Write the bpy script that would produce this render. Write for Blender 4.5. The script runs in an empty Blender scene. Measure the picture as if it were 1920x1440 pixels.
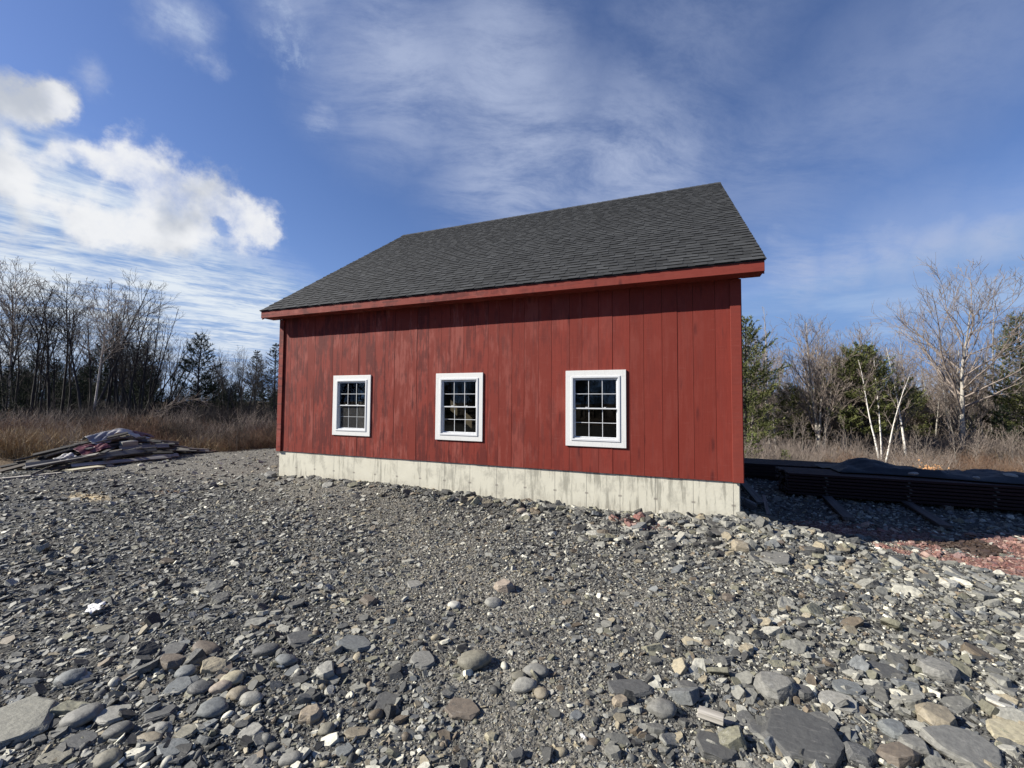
import bpy, bmesh, math, random
import numpy as np
from mathutils import Vector, Matrix

PI = math.pi
C = bpy.context.scene.collection
scene = bpy.context.scene

# ------------------------------------------------------------------ camera
EYE = 1.75
F, PIT, ROL, YAW = 768.34, 0.0421, -0.0067, -0.3698      # px at 1920 wide, radians
cS, sS = math.cos(YAW), math.sin(YAW)
r_ax = Vector((cS, -sS, 0)); d_ax = Vector((sS, cS, 0))
u_ax = -math.sin(PIT) * d_ax + math.cos(PIT) * Vector((0, 0, 1))
f_ax = math.cos(PIT) * d_ax + math.sin(PIT) * Vector((0, 0, 1))
X_ax = math.cos(ROL) * r_ax - math.sin(ROL) * u_ax
U_ax = math.sin(ROL) * r_ax + math.cos(ROL) * u_ax
cam = bpy.data.cameras.new('camera'); cam_o = bpy.data.objects.new('camera', cam); C.objects.link(cam_o)
M = Matrix((X_ax, U_ax, -f_ax)).transposed().to_4x4(); M.translation = Vector((0, 0, EYE))
cam_o.matrix_world = M
cam.sensor_width = 36; cam.lens = F / 1920 * 36; cam.clip_start = 0.05; cam.clip_end = 4000
scene.camera = cam_o

def ray(px, py):
    return ((px - 960) / F * X_ax - (py - 720) / F * U_ax + f_ax)
def ground_pt(px, py, z=0.0):
    v = ray(px, py); t = (z - EYE) / v.z
    return Vector((0, 0, EYE)) + v * t
def at(px, d):
    r = (px - 960) / F * d
    return (r * cS + d * sS, -r * sS + d * cS)
def depth(x, y): return x * sS + y * cS

# ------------------------------------------------------------------ light
sun_travel = Vector((0.593, 0.294, -0.430)).normalized()
SUN_EL = math.asin(-sun_travel.z); SUN_AZ = math.atan2(-sun_travel.x, -sun_travel.y)
sl = bpy.data.lights.new('sun', 'SUN'); sl.energy = 5.0; sl.angle = math.radians(0.53); sl.color = (1.0, 0.945, 0.85)
so = bpy.data.objects.new('sun', sl); C.objects.link(so)
so.rotation_euler = sun_travel.to_track_quat('-Z', 'Y').to_euler(); so.location = (-20, -10, 20)

scene.view_settings.view_transform = 'Standard'
scene.view_settings.look = 'None'
scene.view_settings.gamma = 1.0
scene.view_settings.use_curve_mapping = False
scene.view_settings.exposure = 0.85
scene.render.resolution_x = 1024; scene.render.resolution_y = 768
SKY_K = 0.05

# ---- node helper
class N:
    def __init__(s, tree): s.t = tree; s.n = tree.nodes; s.l = tree.links
    def put(s, sock, v):
        if v is None: return
        if isinstance(v, bpy.types.NodeSocket): s.l.new(v, sock)
        else: sock.default_value = v
    def node(s, typ, **kw):
        nd = s.n.new(typ)
        for k, v in kw.items(): setattr(nd, k, v)
        return nd
    def math(s, op, a, b=None, c=None, clamp=False):
        nd = s.node('ShaderNodeMath', operation=op, use_clamp=clamp)
        s.put(nd.inputs[0], a); s.put(nd.inputs[1], b); s.put(nd.inputs[2], c)
        return nd.outputs[0]
    def vmath(s, op, a, b=None, c=None):
        nd = s.node('ShaderNodeVectorMath', operation=op)
        s.put(nd.inputs[0], a); s.put(nd.inputs[1], b)
        if c is not None: s.put(nd.inputs[2], c)
        return nd.outputs['Value' if op in ('DISTANCE', 'LENGTH', 'DOT_PRODUCT') else 'Vector']
    def scale(s, v, k):
        nd = s.node('ShaderNodeVectorMath', operation='SCALE'); s.put(nd.inputs[0], v); s.put(nd.inputs['Scale'], k)
        return nd.outputs['Vector']
    def ramp(s, v, a, b, lo=0.0, hi=1.0, smooth=True):
        nd = s.node('ShaderNodeMapRange', interpolation_type='SMOOTHSTEP' if smooth else 'LINEAR')
        s.put(nd.inputs[0], v); s.put(nd.inputs[1], a); s.put(nd.inputs[2], b); s.put(nd.inputs[3], lo); s.put(nd.inputs[4], hi)
        return nd.outputs[0]
    def noise(s, vec, scale, detail=4.0, rough=0.55, out='Fac', dist=0.0):
        nd = s.node('ShaderNodeTexNoise'); s.put(nd.inputs['Vector'], vec)
        nd.inputs['Scale'].default_value = scale; nd.inputs['Detail'].default_value = detail
        nd.inputs['Roughness'].default_value = rough; nd.inputs['Distortion'].default_value = dist
        return nd.outputs[out]
    def voro(s, vec, scale, feature='F1', out='Distance', rnd=1.0):
        nd = s.node('ShaderNodeTexVoronoi', feature=feature); s.put(nd.inputs['Vector'], vec)
        nd.inputs['Scale'].default_value = scale; nd.inputs['Randomness'].default_value = rnd
        return nd.outputs[out]
    def mix(s, f, a, b, blend='MIX'):
        nd = s.node('ShaderNodeMix', data_type='RGBA', blend_type=blend, clamp_factor=True)
        s.put(nd.inputs[0], f)
        for sock, v in ((nd.inputs[6], a), (nd.inputs[7], b)):
            s.put(sock, (*v, 1) if isinstance(v, tuple) and len(v) == 3 else v)
        return nd.outputs[2]
    def mapping(s, vec, sc=(1, 1, 1), rot=(0, 0, 0), loc=(0, 0, 0)):
        nd = s.node('ShaderNodeMapping'); s.put(nd.inputs[0], vec)
        nd.inputs['Scale'].default_value = sc; nd.inputs['Rotation'].default_value = rot; nd.inputs['Location'].default_value = loc
        return nd.outputs[0]
    def bump(s, h, strength=0.5, dist=0.01, normal=None):
        nd = s.node('ShaderNodeBump'); s.put(nd.inputs['Height'], h)
        nd.inputs['Strength'].default_value = strength; nd.inputs['Distance'].default_value = dist
        s.put(nd.inputs['Normal'], normal)
        return nd.outputs[0]
    def cramp(s, v, stops):
        nd = s.node('ShaderNodeValToRGB'); s.put(nd.inputs[0], v); e = nd.color_ramp.elements
        while len(e) < len(stops): e.new(0.5)
        for i, (p, c) in enumerate(stops): e[i].position = p; e[i].color = (*c, 1)
        return nd.outputs[0]
    def attr(s, name, typ='GEOMETRY', out='Color'):
        nd = s.node('ShaderNodeAttribute', attribute_type=typ, attribute_name=name)
        return nd.outputs[out]

# ------------------------------------------------------------------ world: physical sky with clouds
W = bpy.data.worlds.new('World'); scene.world = W; W.use_nodes = True
w = N(W.node_tree); w.n.clear()
out = w.node('ShaderNodeOutputWorld'); bg = w.node('ShaderNodeBackground'); bg.inputs[1].default_value = SKY_K
sky = w.node('ShaderNodeTexSky', sky_type='NISHITA', sun_disc=False)
sky.sun_elevation = SUN_EL; sky.sun_rotation = SUN_AZ; sky.air_density = 1.0; sky.dust_density = 0.3; sky.ozone_density = 2.2
hs = w.node('ShaderNodeHueSaturation'); hs.inputs['Saturation'].default_value = 1.12; hs.inputs['Value'].default_value = 1.0
w.l.new(sky.outputs[0], hs.inputs['Color'])
d = w.vmath('NORMALIZE', w.node('ShaderNodeTexCoord').outputs['Generated'])
sep = w.node('ShaderNodeSeparateXYZ'); w.l.new(d, sep.inputs[0])
zc = w.math('MAXIMUM', sep.outputs[2], 0.03)
inv = w.math('DIVIDE', 1.0, w.math('ADD', zc, 0.06))
plane = w.vmath('MULTIPLY', w.scale(d, inv), (1, 1, 0))          # flat cloud deck seen in perspective
# warp of the direction gives ragged cloud edges
n1 = w.noise(d, 5.5, 8, 0.62, 'Color'); n2 = w.noise(d, 2.2, 3, 0.5, 'Color')
warp = w.vmath('ADD', w.scale(w.vmath('SUBTRACT', n1, (0.5, 0.5, 0.5)), 0.16), w.scale(w.vmath('SUBTRACT', n2, (0.5, 0.5, 0.5)), 0.10))
dw = w.vmath('ADD', d, warp)
def blob(vec, px, py, rad, soft=0.5):
    c = ray(px, py).normalized(); e = ray(px + rad, py).normalized(); e2 = ray(px, py + rad).normalized()
    R_ = 0.5 * ((c - e).length + (c - e2).length)
    dd = w.vmath('DISTANCE', vec, tuple(c))
    return w.ramp(dd, R_, R_ * (1 - soft))
def union(lst):
    a = lst[0]
    for b in lst[1:]: a = w.math('MAXIMUM', a, b)
    return a
def total(lst):
    a = lst[0]
    for b in lst[1:]: a = w.math('ADD', a, b)
    return w.math('MINIMUM', a, 1.0)
cum = total([blob(dw, *b) for b in (
    (-20, 165, 120, 1.), (45, 150, 75, 1.), (-60, 300, 120, 1.), (185, 305, 80, 1.), (250, 325, 100, 1.), (330, 352, 100, 1.), (405, 390, 95, 1.), (470, 428, 80, 1.), (510, 455, 48, 1.),
    (330, 425, 95, 1.), (250, 415, 90, 1.), (100, 290, 70, 1.), (50, 400, 110, 1.), (160, 400, 90, 1.))])
dip = union([blob(dw, *b) for b in ((215, 378, 58, 1.), (120, 330, 75, 1.), (400, 425, 30, 1.), (20, 250, 50, 1.), (90, 430, 70, 1.))])
cum = w.math('MULTIPLY', cum, w.math('SUBTRACT', 1.0, w.math('MULTIPLY', dip, 0.85)))
ntop = w.noise(d, 7.0, 6, 0.6)
edge = w.noise(d, 16.0, 7, 0.62)
cumv = w.math('ADD', cum, w.math('MULTIPLY', w.math('ADD', w.math('MULTIPLY', w.math('SUBTRACT', ntop, 0.5), 1.9), w.math('MULTIPLY', w.math('SUBTRACT', edge, 0.5), 1.1)), w.ramp(cum, 0.0, 0.15)))
cum_a = w.ramp(cumv, 0.10, 1.05, 0.0, 0.95)
# rippled deck low at the left
rip_m = union([blob(dw, *b) for b in ((40, 330, 170, .9), (170, 380, 150, 1.))] + [blob(dw, *b) for b in ((60, 520, 260, .7), (300, 560, 230, .8), (420, 600, 200, .8), (60, 380, 200, .9), (-80, 620, 260, .6), (480, 560, 110, 1.))])
rp = w.mapping(plane, (1.0, 1.0, 1.0), (0, 0, math.radians(-62)))
rpw = w.vmath('ADD', rp, w.scale(w.noise(plane, 1.1, 3, 0.5, 'Color'), 0.28))
rip = w.noise(w.mapping(rpw, (1.1, 3.0, 1)), 2.1, 5, 0.60)
rip2 = w.noise(plane, 1.3, 4, 0.55)
rip3 = w.noise(w.mapping(rpw, (2.2, 4.5, 1)), 4.5, 5, 0.65)
rip_a = w.math('MULTIPLY', w.ramp(w.math('ADD', w.math('ADD', w.math('MULTIPLY', rip, 0.5), w.math('MULTIPLY', rip2, 0.4)), w.math('MULTIPLY', rip3, 0.3)), 0.46, 0.70, 0.08, 0.95), rip_m)
# cirrus veil over the middle and right
cir_m = union([blob(dw, *b) for b in ((560, -40, 200, 1.), (760, 130, 270, 1.), (920, 120, 300, 1.), (980, 280, 300, .9), (1180, 330, 300, 1.), (330, 60, 90, 1.), (160, 150, 60, 1.), (400, 145, 50, 1.), (640, 235, 60, 1.))])
cir_r = union([blob(dw, *b) for b in ((1300, 60, 320, 1.), (1420, 330, 320, 1.), (1640, 180, 300, 1.), (1800, 60, 280, 1.), (1700, 460, 230, 1.), (1880, 420, 220, 1.), (1450, 520, 170, 1.))])
band = union([blob(dw, *b) for b in ((1480, 510, 120, 1.), (1580, 490, 120, 1.), (1680, 472, 120, 1.), (1780, 455, 120, 1.), (1890, 435, 130, 1.))])
cir_m = w.math('MAXIMUM', cir_m, w.math('MULTIPLY', band, 0.85))
cir_m = w.math('MAXIMUM', cir_m, w.math('MULTIPLY', cir_r, 0.38))
cp = w.mapping(plane, (1, 1, 1), (0, 0, math.radians(-33)))
cpw = w.vmath('ADD', cp, w.scale(w.noise(plane, 0.6, 3, 0.5, 'Color'), 0.9))
cir = w.noise(w.mapping(cpw, (0.55, 1.9, 1)), 0.9, 6, 0.56)
cir2 = w.noise(w.mapping(cpw, (0.8, 2.6, 1), loc=(3, 5, 0)), 2.6, 6, 0.62)
cir_v = w.math('ADD', w.math('MULTIPLY', cir, 0.75), w.math('MULTIPLY', cir2, 0.3))
ctex = w.noise(w.vmath('ADD', w.mapping(cpw, (1.6, 3.4, 1)), (0, 0, 0)), 3.4, 7, 0.72)
cir_v = w.math('ADD', cir_v, w.math('MULTIPLY', w.math('SUBTRACT', ctex, 0.5), 0.42))
cir_a = w.math('MULTIPLY', w.ramp(cir_v, 0.31, 0.64, 0.14, 0.82), cir_m)
wis_m = union([blob(dw, *b) for b in ((330, 65, 60, 1.), (165, 175, 50, 1.), (400, 145, 45, 1.), (640, 240, 70, 1.), (200, 200, 30, 1.), (520, 60, 90, 1.), (560, 110, 80, 1.))])
wis_a = w.math('MULTIPLY', w.ramp(w.math('ADD', w.math('MULTIPLY', cir2, 0.4), w.math('MULTIPLY', w.noise(w.mapping(dw, (1, 1, 1)), 13, 7, 0.68), 0.6)), 0.46, 0.66, 0.0, 0.6), wis_m)
# horizon band of pale cloud
hor = w.math('MULTIPLY', w.ramp(sep.outputs[2], 0.30, 0.02, 0.0, 1.0), w.ramp(w.noise(w.mapping(d, (1, 1, 6)), 3.0, 5, 0.6), 0.45, 0.68, 0.0, 0.85))
def k(c): return tuple(v / SKY_K for v in c)
col = w.mix(1.0, hs.outputs['Color'], (1.26, 1.19, 1.44), 'MULTIPLY')
lowb = w.ramp(sep.outputs[2], 0.26, 0.015)
col = w.mix(w.math('MULTIPLY', lowb, 0.85), col, k((0.085, 0.178, 0.395)))
mn = w.node('ShaderNodeVectorMath', operation='MINIMUM'); w.l.new(col, mn.inputs[0]); mn.inputs[1].default_value = k((0.115, 0.200, 0.375)); col = mn.outputs[0]
col = w.mix(w.math('MINIMUM', hor, 0.6), col, k((0.30, 0.37, 0.48)))
col = w.mix(cir_a, col, k((0.255, 0.295, 0.40)))
col = w.mix(wis_a, col, k((0.30, 0.36, 0.46)))
col = w.mix(rip_a, col, k((0.44, 0.475, 0.51)))
shade = w.ramp(w.math('ADD', w.noise(w.vmath('ADD', d, (0, 0, 0.03)), 6.0, 5, 0.55), w.math('MULTIPLY', cum, 0.1)), 0.40, 0.62)
cumc = w.mix(shade, k((0.30, 0.32, 0.355)), k((0.495, 0.50, 0.51)))
col = w.mix(cum_a, col, cumc)
w.l.new(col, bg.inputs[0]); w.l.new(bg.outputs[0], out.inputs[0])

# ------------------------------------------------------------------ object helpers
def tag(o, label=None, cat=None, group=None, kind=None):
    if label: o['label'] = label
    if cat: o['category'] = cat
    if group: o['group'] = group
    if kind: o['kind'] = kind
    return o
def empty(name, loc=(0, 0, 0), rz=0.0):
    o = bpy.data.objects.new(name, None); C.objects.link(o); o.location = loc; o.rotation_euler = (0, 0, rz); o.empty_display_size = 0.2
    return o
def link_mesh(name, me, mat=None, parent=None):
    o = bpy.data.objects.new(name, me); C.objects.link(o)
    if mat is not None and not me.materials:
        for m in (mat if isinstance(mat, (list, tuple)) else [mat]): me.materials.append(m)
    if parent: o.parent = parent
    return o
def np_mesh(name, V, Q, smooth=False, mats=None, mi=None):
    """mesh from vertex array and an (m,4) or (m,3) face array"""
    me = bpy.data.meshes.new(name); V = np.asarray(V, np.float32); Q = np.asarray(Q, np.int32)
    n, kf = Q.shape
    me.vertices.add(len(V)); me.vertices.foreach_set('co', V.ravel())
    me.loops.add(n * kf); me.loops.foreach_set('vertex_index', Q.ravel())
    me.polygons.add(n); me.polygons.foreach_set('loop_start', np.arange(0, n * kf, kf, dtype=np.int32))
    me.polygons.foreach_set('loop_total', np.full(n, kf, np.int32))
    if smooth: me.polygons.foreach_set('use_smooth', np.ones(n, bool))
    if mats:
        for m in mats: me.materials.append(m)
    if mi is not None: me.polygons.foreach_set('material_index', np.asarray(mi, np.int32))
    me.update(calc_edges=True)
    return me
def set_attr(me, name, typ, dom, arr):
    a = me.attributes.new(name, typ, dom)
    key = {'FLOAT': 'value', 'INT': 'value', 'FLOAT_VECTOR': 'vector', 'FLOAT_COLOR': 'color'}[typ]
    a.data.foreach_set(key, np.asarray(arr, np.int32 if typ == 'INT' else np.float32).ravel())

class MB:
    """collects boxes and faces of one mesh; f holds a shade value per face"""
    def __init__(s): s.v = []; s.f = []; s.c = []
    def face(s, pts, c=1.0):
        b = len(s.v); s.v += [tuple(p) for p in pts]; s.f.append(tuple(range(b, b + len(pts)))); s.c.append(c)
    def box(s, a, b, c=1.0, M=None):
        x0, y0, z0 = a; x1, y1, z1 = b
        P = [(x0, y0, z0), (x1, y0, z0), (x1, y1, z0), (x0, y1, z0), (x0, y0, z1), (x1, y0, z1), (x1, y1, z1), (x0, y1, z1)]
        if M is not None: P = [tuple(M @ Vector(p)) for p in P]
        n = len(s.v); s.v += P
        for f in ((0, 3, 2, 1), (4, 5, 6, 7), (0, 1, 5, 4), (1, 2, 6, 5), (2, 3, 7, 6), (3, 0, 4, 7)):
            s.f.append(tuple(n + i for i in f)); s.c.append(c)
    def build(s, name, mat, parent=None, bevel=0.0, color=False):
        me = bpy.data.meshes.new(name); me.from_pydata(s.v, [], s.f)
        if color: set_attr(me, 'shade', 'FLOAT', 'FACE', s.c)
        o = link_mesh(name, me, mat, parent)
        if bevel:
            m = o.modifiers.new('bevel', 'BEVEL'); m.width = bevel; m.segments = 2; m.limit_method = 'ANGLE'
        return o

# value noise for numpy
_rs = np.random.RandomState(7); _T = _rs.rand(256, 256)
def vnoise(x, y, s=1.0, seed=0):
    x = np.asarray(x, float) / s + seed * 17.3; y = np.asarray(y, float) / s + seed * 9.1
    xi = np.floor(x).astype(int); yi = np.floor(y).astype(int); fx = x - xi; fy = y - yi
    fx = fx * fx * (3 - 2 * fx); fy = fy * fy * (3 - 2 * fy)
    g = lambda a, b: _T[a & 255, b & 255]
    return (g(xi, yi) * (1 - fx) + g(xi + 1, yi) * fx) * (1 - fy) + (g(xi, yi + 1) * (1 - fx) + g(xi + 1, yi + 1) * fx) * fy
def sstep(a, b, x):
    t = np.clip((np.asarray(x, float) - a) / (b - a), 0, 1); return t * t * (3 - 2 * t)

# ------------------------------------------------------------------ materials
def new_mat(name):
    m = bpy.data.materials.new(name); m.use_nodes = True; t = N(m.node_tree)
    return m, t, t.n['Principled BSDF']
def simple(name, colr, rough=0.7, bumpscale=None, bumpd=0.002, var=0.25, metallic=0.0, vs=8.0):
    m, t, b = new_mat(name); P = t.node('ShaderNodeNewGeometry').outputs['Position']
    nz = t.noise(P, vs, 5, 0.6)
    c = t.mix(nz, tuple(v * (1 - var) for v in colr), tuple(min(1, v * (1 + var)) for v in colr))
    t.put(b.inputs['Base Color'], c); b.inputs['Roughness'].default_value = rough; b.inputs['Metallic'].default_value = metallic
    if bumpscale: t.put(b.inputs['Normal'], t.bump(t.noise(P, bumpscale, 5, 0.6), 0.6, bumpd))
    return m
BARN_L, BARN_R = -8.199, 0.945

def red_paint(name, boards):
    m, t, b = new_mat(name)
    P = t.node('ShaderNodeNewGeometry').outputs['Position']
    sh = t.attr('shade', 'GEOMETRY', 'Fac') if boards else 0.5
    off = t.node('ShaderNodeCombineXYZ')
    if boards:
        t.put(off.inputs[0], t.math('MULTIPLY', sh, 37.0)); t.put(off.inputs[2], t.math('MULTIPLY', sh, 91.0))
    Q = t.vmath('ADD', P, off.outputs[0])
    sp = t.node('ShaderNodeSeparateXYZ'); t.l.new(P, sp.inputs[0])
    left = t.ramp(sp.outputs[0], 0.5, -5.0, 0.18, 0.95)
    sc = (1, 1, 1) if boards else (1, 1, 1)
    big = t.math('ADD', t.math('MULTIPLY', t.noise(t.mapping(Q, (2.2, 2.2, 0.9)), 1.3, 4, 0.6), 0.5), t.math('MULTIPLY', t.noise(t.mapping(Q, (7, 7, 3.0), loc=(4, 1, 7)), 1.0, 6, 0.68), 0.5))
    streak = t.noise(t.mapping(Q, (16, 16, 1.1)), 1.0, 6, 0.65) if boards else t.noise(t.mapping(Q, (1.2, 16, 16)), 1.0, 6, 0.65)
    fine = t.noise(t.mapping(Q, (55, 55, 2.5)), 1.0, 4, 0.6) if boards else t.noise(t.mapping(Q, (2.5, 55, 55)), 1.0, 4, 0.6)
    wv = t.math('ADD', t.math('ADD', t.math('MULTIPLY', big, 0.55), t.math('MULTIPLY', streak, 0.35)), t.math('MULTIPLY', fine, 0.18))
    worn = t.math('MULTIPLY', t.ramp(t.math('ADD', wv, t.math('MULTIPLY', t.math('SUBTRACT', sh, 0.5), 0.06)), 0.525, 0.595), left)
    # patches where the coat soaked in, darker, on the right too
    kn = t.voro(t.mapping(Q, (5.5, 1.0, 1.6)), 1.0); kmask = t.math('MULTIPLY', t.ramp(kn, 0.24, 0.07), t.ramp(streak, 0.40, 0.62))
    pale = t.math('MULTIPLY', t.ramp(t.math('ADD', t.math('MULTIPLY', streak, 0.5), t.math('MULTIPLY', t.noise(t.mapping(Q, (3, 3, 1.2), loc=(9, 2, 5)), 1.2, 4, 0.6), 0.5)), 0.49, 0.58), left)
    base = t.mix(sh, (0.172, 0.027, 0.018), (0.212, 0.034, 0.023)) if boards else (0.205, 0.037, 0.026)
    c = t.mix(t.math('MULTIPLY', pale, 0.62), base, (0.31, 0.092, 0.072))
    c = t.mix(t.math('MULTIPLY', worn, 0.9), c, (0.088, 0.015, 0.013))
    c = t.mix(t.math('MULTIPLY', kmask, 0.75), c, (0.075, 0.013, 0.012))
    saw = t.noise(t.mapping(Q, (3, 3, 70)), 1.0, 3, 0.6)
    c = t.mix(t.math('MULTIPLY', t.ramp(saw, 0.60, 0.75), 0.25), c, (0.30, 0.11, 0.09))
    t.put(b.inputs['Base Color'], c); b.inputs['Roughness'].default_value = 0.72; b.inputs['Specular IOR Level'].default_value = 0.22
    h = t.math('ADD', t.math('MULTIPLY', saw, 0.5), t.math('MULTIPLY', fine, 0.6))
    t.put(b.inputs['Normal'], t.bump(h, 0.55, 0.004))
    return m
m_siding = red_paint('red_siding', True)
m_trim = red_paint('red_trim', False)

def concrete():
    m, t, b = new_mat('foundation_concrete'); P = t.node('ShaderNodeNewGeometry').outputs['Position']
    sp = t.node('ShaderNodeSeparateXYZ'); t.l.new(P, sp.inputs[0])
    st = t.noise(t.mapping(P, (11, 11, 1.0)), 1.0, 7, 0.68); area = t.noise(t.mapping(P, (1.3, 1.3, 0.8)), 1.4, 4, 0.6)
    mask = t.math('MULTIPLY', t.ramp(st, 0.49, 0.60), t.ramp(t.math('ADD', area, t.ramp(sp.outputs[0], -7, 0.5, -0.03, 0.10, False)), 0.44, 0.58))
    c = t.mix(t.noise(P, 3.0, 6, 0.6), (0.55, 0.525, 0.425), (0.69, 0.665, 0.55))
    c = t.mix(t.math('MULTIPLY', mask, 0.68), c, (0.22, 0.21, 0.17))
    smud = t.noise(t.mapping(P, (2.2, 2.2, 1.5)), 1.6, 6, 0.7)
    c = t.mix(t.math('MULTIPLY', t.ramp(smud, 0.50, 0.66), 0.6), c, (0.33, 0.315, 0.26))
    speck = t.noise(P, 42, 4, 0.7)
    c = t.mix(t.ramp(speck, 0.62, 0.78, 0, 0.55), c, (0.24, 0.22, 0.18))
    # form joints every 0.53 m, tie marks
    xx = t.math('MODULO', t.math('ADD', t.math('MULTIPLY', sp.outputs[0], 1.0), 100.0 + 7.82 - 0.53 * 15), 0.53)
    jd = t.math('MINIMUM', xx, t.math('SUBTRACT', 0.53, xx))
    joint = t.math('MULTIPLY', t.ramp(jd, 0.006, 0.001), 1.0)
    tz = t.math('ABSOLUTE', t.math('SUBTRACT', sp.outputs[2], 0.27))
    tie = t.math('MULTIPLY', t.ramp(jd, 0.035, 0.02), t.ramp(tz, 0.022, 0.008))
    c = t.mix(t.math('MULTIPLY', joint, 0.8), c, (0.16, 0.15, 0.13)); c = t.mix(t.math('MULTIPLY', tie, 0.7), c, (0.20, 0.18, 0.155))
    low = t.math('MULTIPLY', t.ramp(sp.outputs[2], 0.30, 0.05), t.ramp(st, 0.35, 0.65))
    c = t.mix(t.math('MULTIPLY', low, 0.35), c, (0.30, 0.27, 0.22))
    t.put(b.inputs['Base Color'], c); b.inputs['Roughness'].default_value = 0.9
    t.put(b.inputs['Normal'], t.bump(t.math('SUBTRACT', t.noise(P, 30, 6, 0.7), t.math('MULTIPLY', joint, 0.6)), 0.5, 0.006))
    return m
m_conc = concrete()

def shingle():
    m, t, b = new_mat('asphalt_shingle'); P = t.node('ShaderNodeNewGeometry').outputs['Position']
    sh = t.attr('shade', 'GEOMETRY', 'Fac')
    g = t.noise(P, 260, 2, 0.7); bl = t.noise(P, 5, 3, 0.6)
    v = t.math('MULTIPLY', t.math('MULTIPLY', sh, t.ramp(g, 0.25, 0.75, 0.55, 1.45)), t.ramp(bl, 0.3, 0.7, 0.85, 1.15))
    cc = t.node('ShaderNodeCombineColor')
    for i, q in enumerate((0.036, 0.0375, 0.0385)): t.put(cc.inputs[i], t.math('MULTIPLY', v, q))
    t.put(b.inputs['Base Color'], cc.outputs[0]); b.inputs['Roughness'].default_value = 0.9
    b.inputs['Specular IOR Level'].default_value = 0.25
    t.put(b.inputs['Normal'], t.bump(g, 0.4, 0.003))
    return m
m_shingle = shingle()
m_drip = simple('drip_edge_black', (0.012, 0.012, 0.013), 0.6)

def white_paint():
    m, t, b = new_mat('white_casing_paint'); P = t.node('ShaderNodeNewGeometry').outputs['Position']
    g = t.noise(t.mapping(P, (30, 30, 3)), 1.0, 5, 0.7)
    c = t.mix(t.ramp(g, 0.52, 0.72, 0, 0.4), (0.70, 0.70, 0.68), (0.47, 0.47, 0.45))
    t.put(b.inputs['Base Color'], c); b.inputs['Roughness'].default_value = 0.55
    t.put(b.inputs['Normal'], t.bump(g, 0.3, 0.002)); return m
m_white = white_paint()
m_vinyl = simple('white_vinyl', (0.66, 0.67, 0.68), 0.35, var=0.03)
m_rubber = simple('gasket_grey', (0.35, 0.36, 0.37), 0.6, var=0.05)
def glass_mat():
    m = bpy.data.materials.new('window_glass'); m.use_nodes = True; t = N(m.node_tree); t.n.clear()
    o = t.node('ShaderNodeOutputMaterial'); tr = t.node('ShaderNodeBsdfTransparent'); gl = t.node('ShaderNodeBsdfGlossy'); mx = t.node('ShaderNodeMixShader')
    tr.inputs[0].default_value = (0.80, 0.84, 0.83, 1); gl.inputs['Roughness'].default_value = 0.015
    fr = t.node('ShaderNodeFresnel'); fr.inputs[0].default_value = 1.5
    t.l.new(fr.outputs[0], mx.inputs[0]); t.l.new(tr.outputs[0], mx.inputs[1]); t.l.new(gl.outputs[0], mx.inputs[2]); t.l.new(mx.outputs[0], o.inputs[0])
    return m
m_glass = glass_mat(); m_glass_dim = m_glass.copy(); m_glass_dim.name = 'dimming_glass'
m_glass_dim.node_tree.nodes['Transparent BSDF'].inputs[0].default_value = (0.16, 0.18, 0.19, 1)  # deep tint put in to dim the daylight behind the rear window
def screen_mat():
    m = bpy.data.materials.new('insect_screen'); m.use_nodes = True; t = N(m.node_tree); t.n.clear()
    o = t.node('ShaderNodeOutputMaterial'); tr = t.node('ShaderNodeBsdfTransparent'); df = t.node('ShaderNodeBsdfDiffuse'); mx = t.node('ShaderNodeMixShader')
    df.inputs[0].default_value = (0.16, 0.16, 0.16, 1); mx.inputs[0].default_value = 0.22
    t.l.new(tr.outputs[0], mx.inputs[1]); t.l.new(df.outputs[0], mx.inputs[2]); t.l.new(mx.outputs[0], o.inputs[0]); return m
m_screen = screen_mat()
m_inner = simple('dark_interior', (0.10, 0.07, 0.04), 0.8)

def stone_mat(name, source):
    m, t, b = new_mat(name)
    co = t.node('ShaderNodeTexCoord').outputs['Object']
    P = t.node('ShaderNodeNewGeometry').outputs['Position']
    oi = t.node('ShaderNodeObjectInfo')
    base = t.attr('col', 'INSTANCER') if source == 'inst' else oi.outputs['Color']
    rnd = oi.outputs['Random']
    Pq = t.vmath('ADD', P, t.scale((1.0, 1.7, 0.3), t.math('MULTIPLY', rnd, 40)))
    lay = t.noise(t.mapping(Pq, (14, 60, 90), (0.3, 0.2, 0.5)), 1.0, 5, 0.65)
    bl = t.noise(Pq, 38, 6, 0.68)
    c = t.mix(t.ramp(bl, 0.3, 0.7), t.mix(0.42, base, (0.03, 0.03, 0.032)), base)
    c = t.mix(t.ramp(lay, 0.56, 0.72, 0, 0.35), c, t.mix(0.5, base, (0.42, 0.40, 0.36)))
    vein = t.math('ABSOLUTE', t.math('SUBTRACT', t.noise(Pq, 9, 3, 0.6), 0.5))
    c = t.mix(t.ramp(vein, 0.010, 0.002, 0, t.ramp(rnd, 0.6, 0.9, 0.0, 0.22)), c, (0.45, 0.44, 0.42))
    t.put(b.inputs['Base Color'], c); b.inputs['Roughness'].default_value = 0.66
    b.inputs['Specular IOR Level'].default_value = 0.35
    h = t.math('ADD', t.math('MULTIPLY', bl, 0.7), t.math('MULTIPLY', lay, 0.6))
    t.put(b.inputs['Normal'], t.bump(h, 0.7, 0.006))
    return m
m_stone_i = stone_mat('gravel_stone', 'inst'); m_stone = stone_mat('loose_rock', 'obj')

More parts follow.
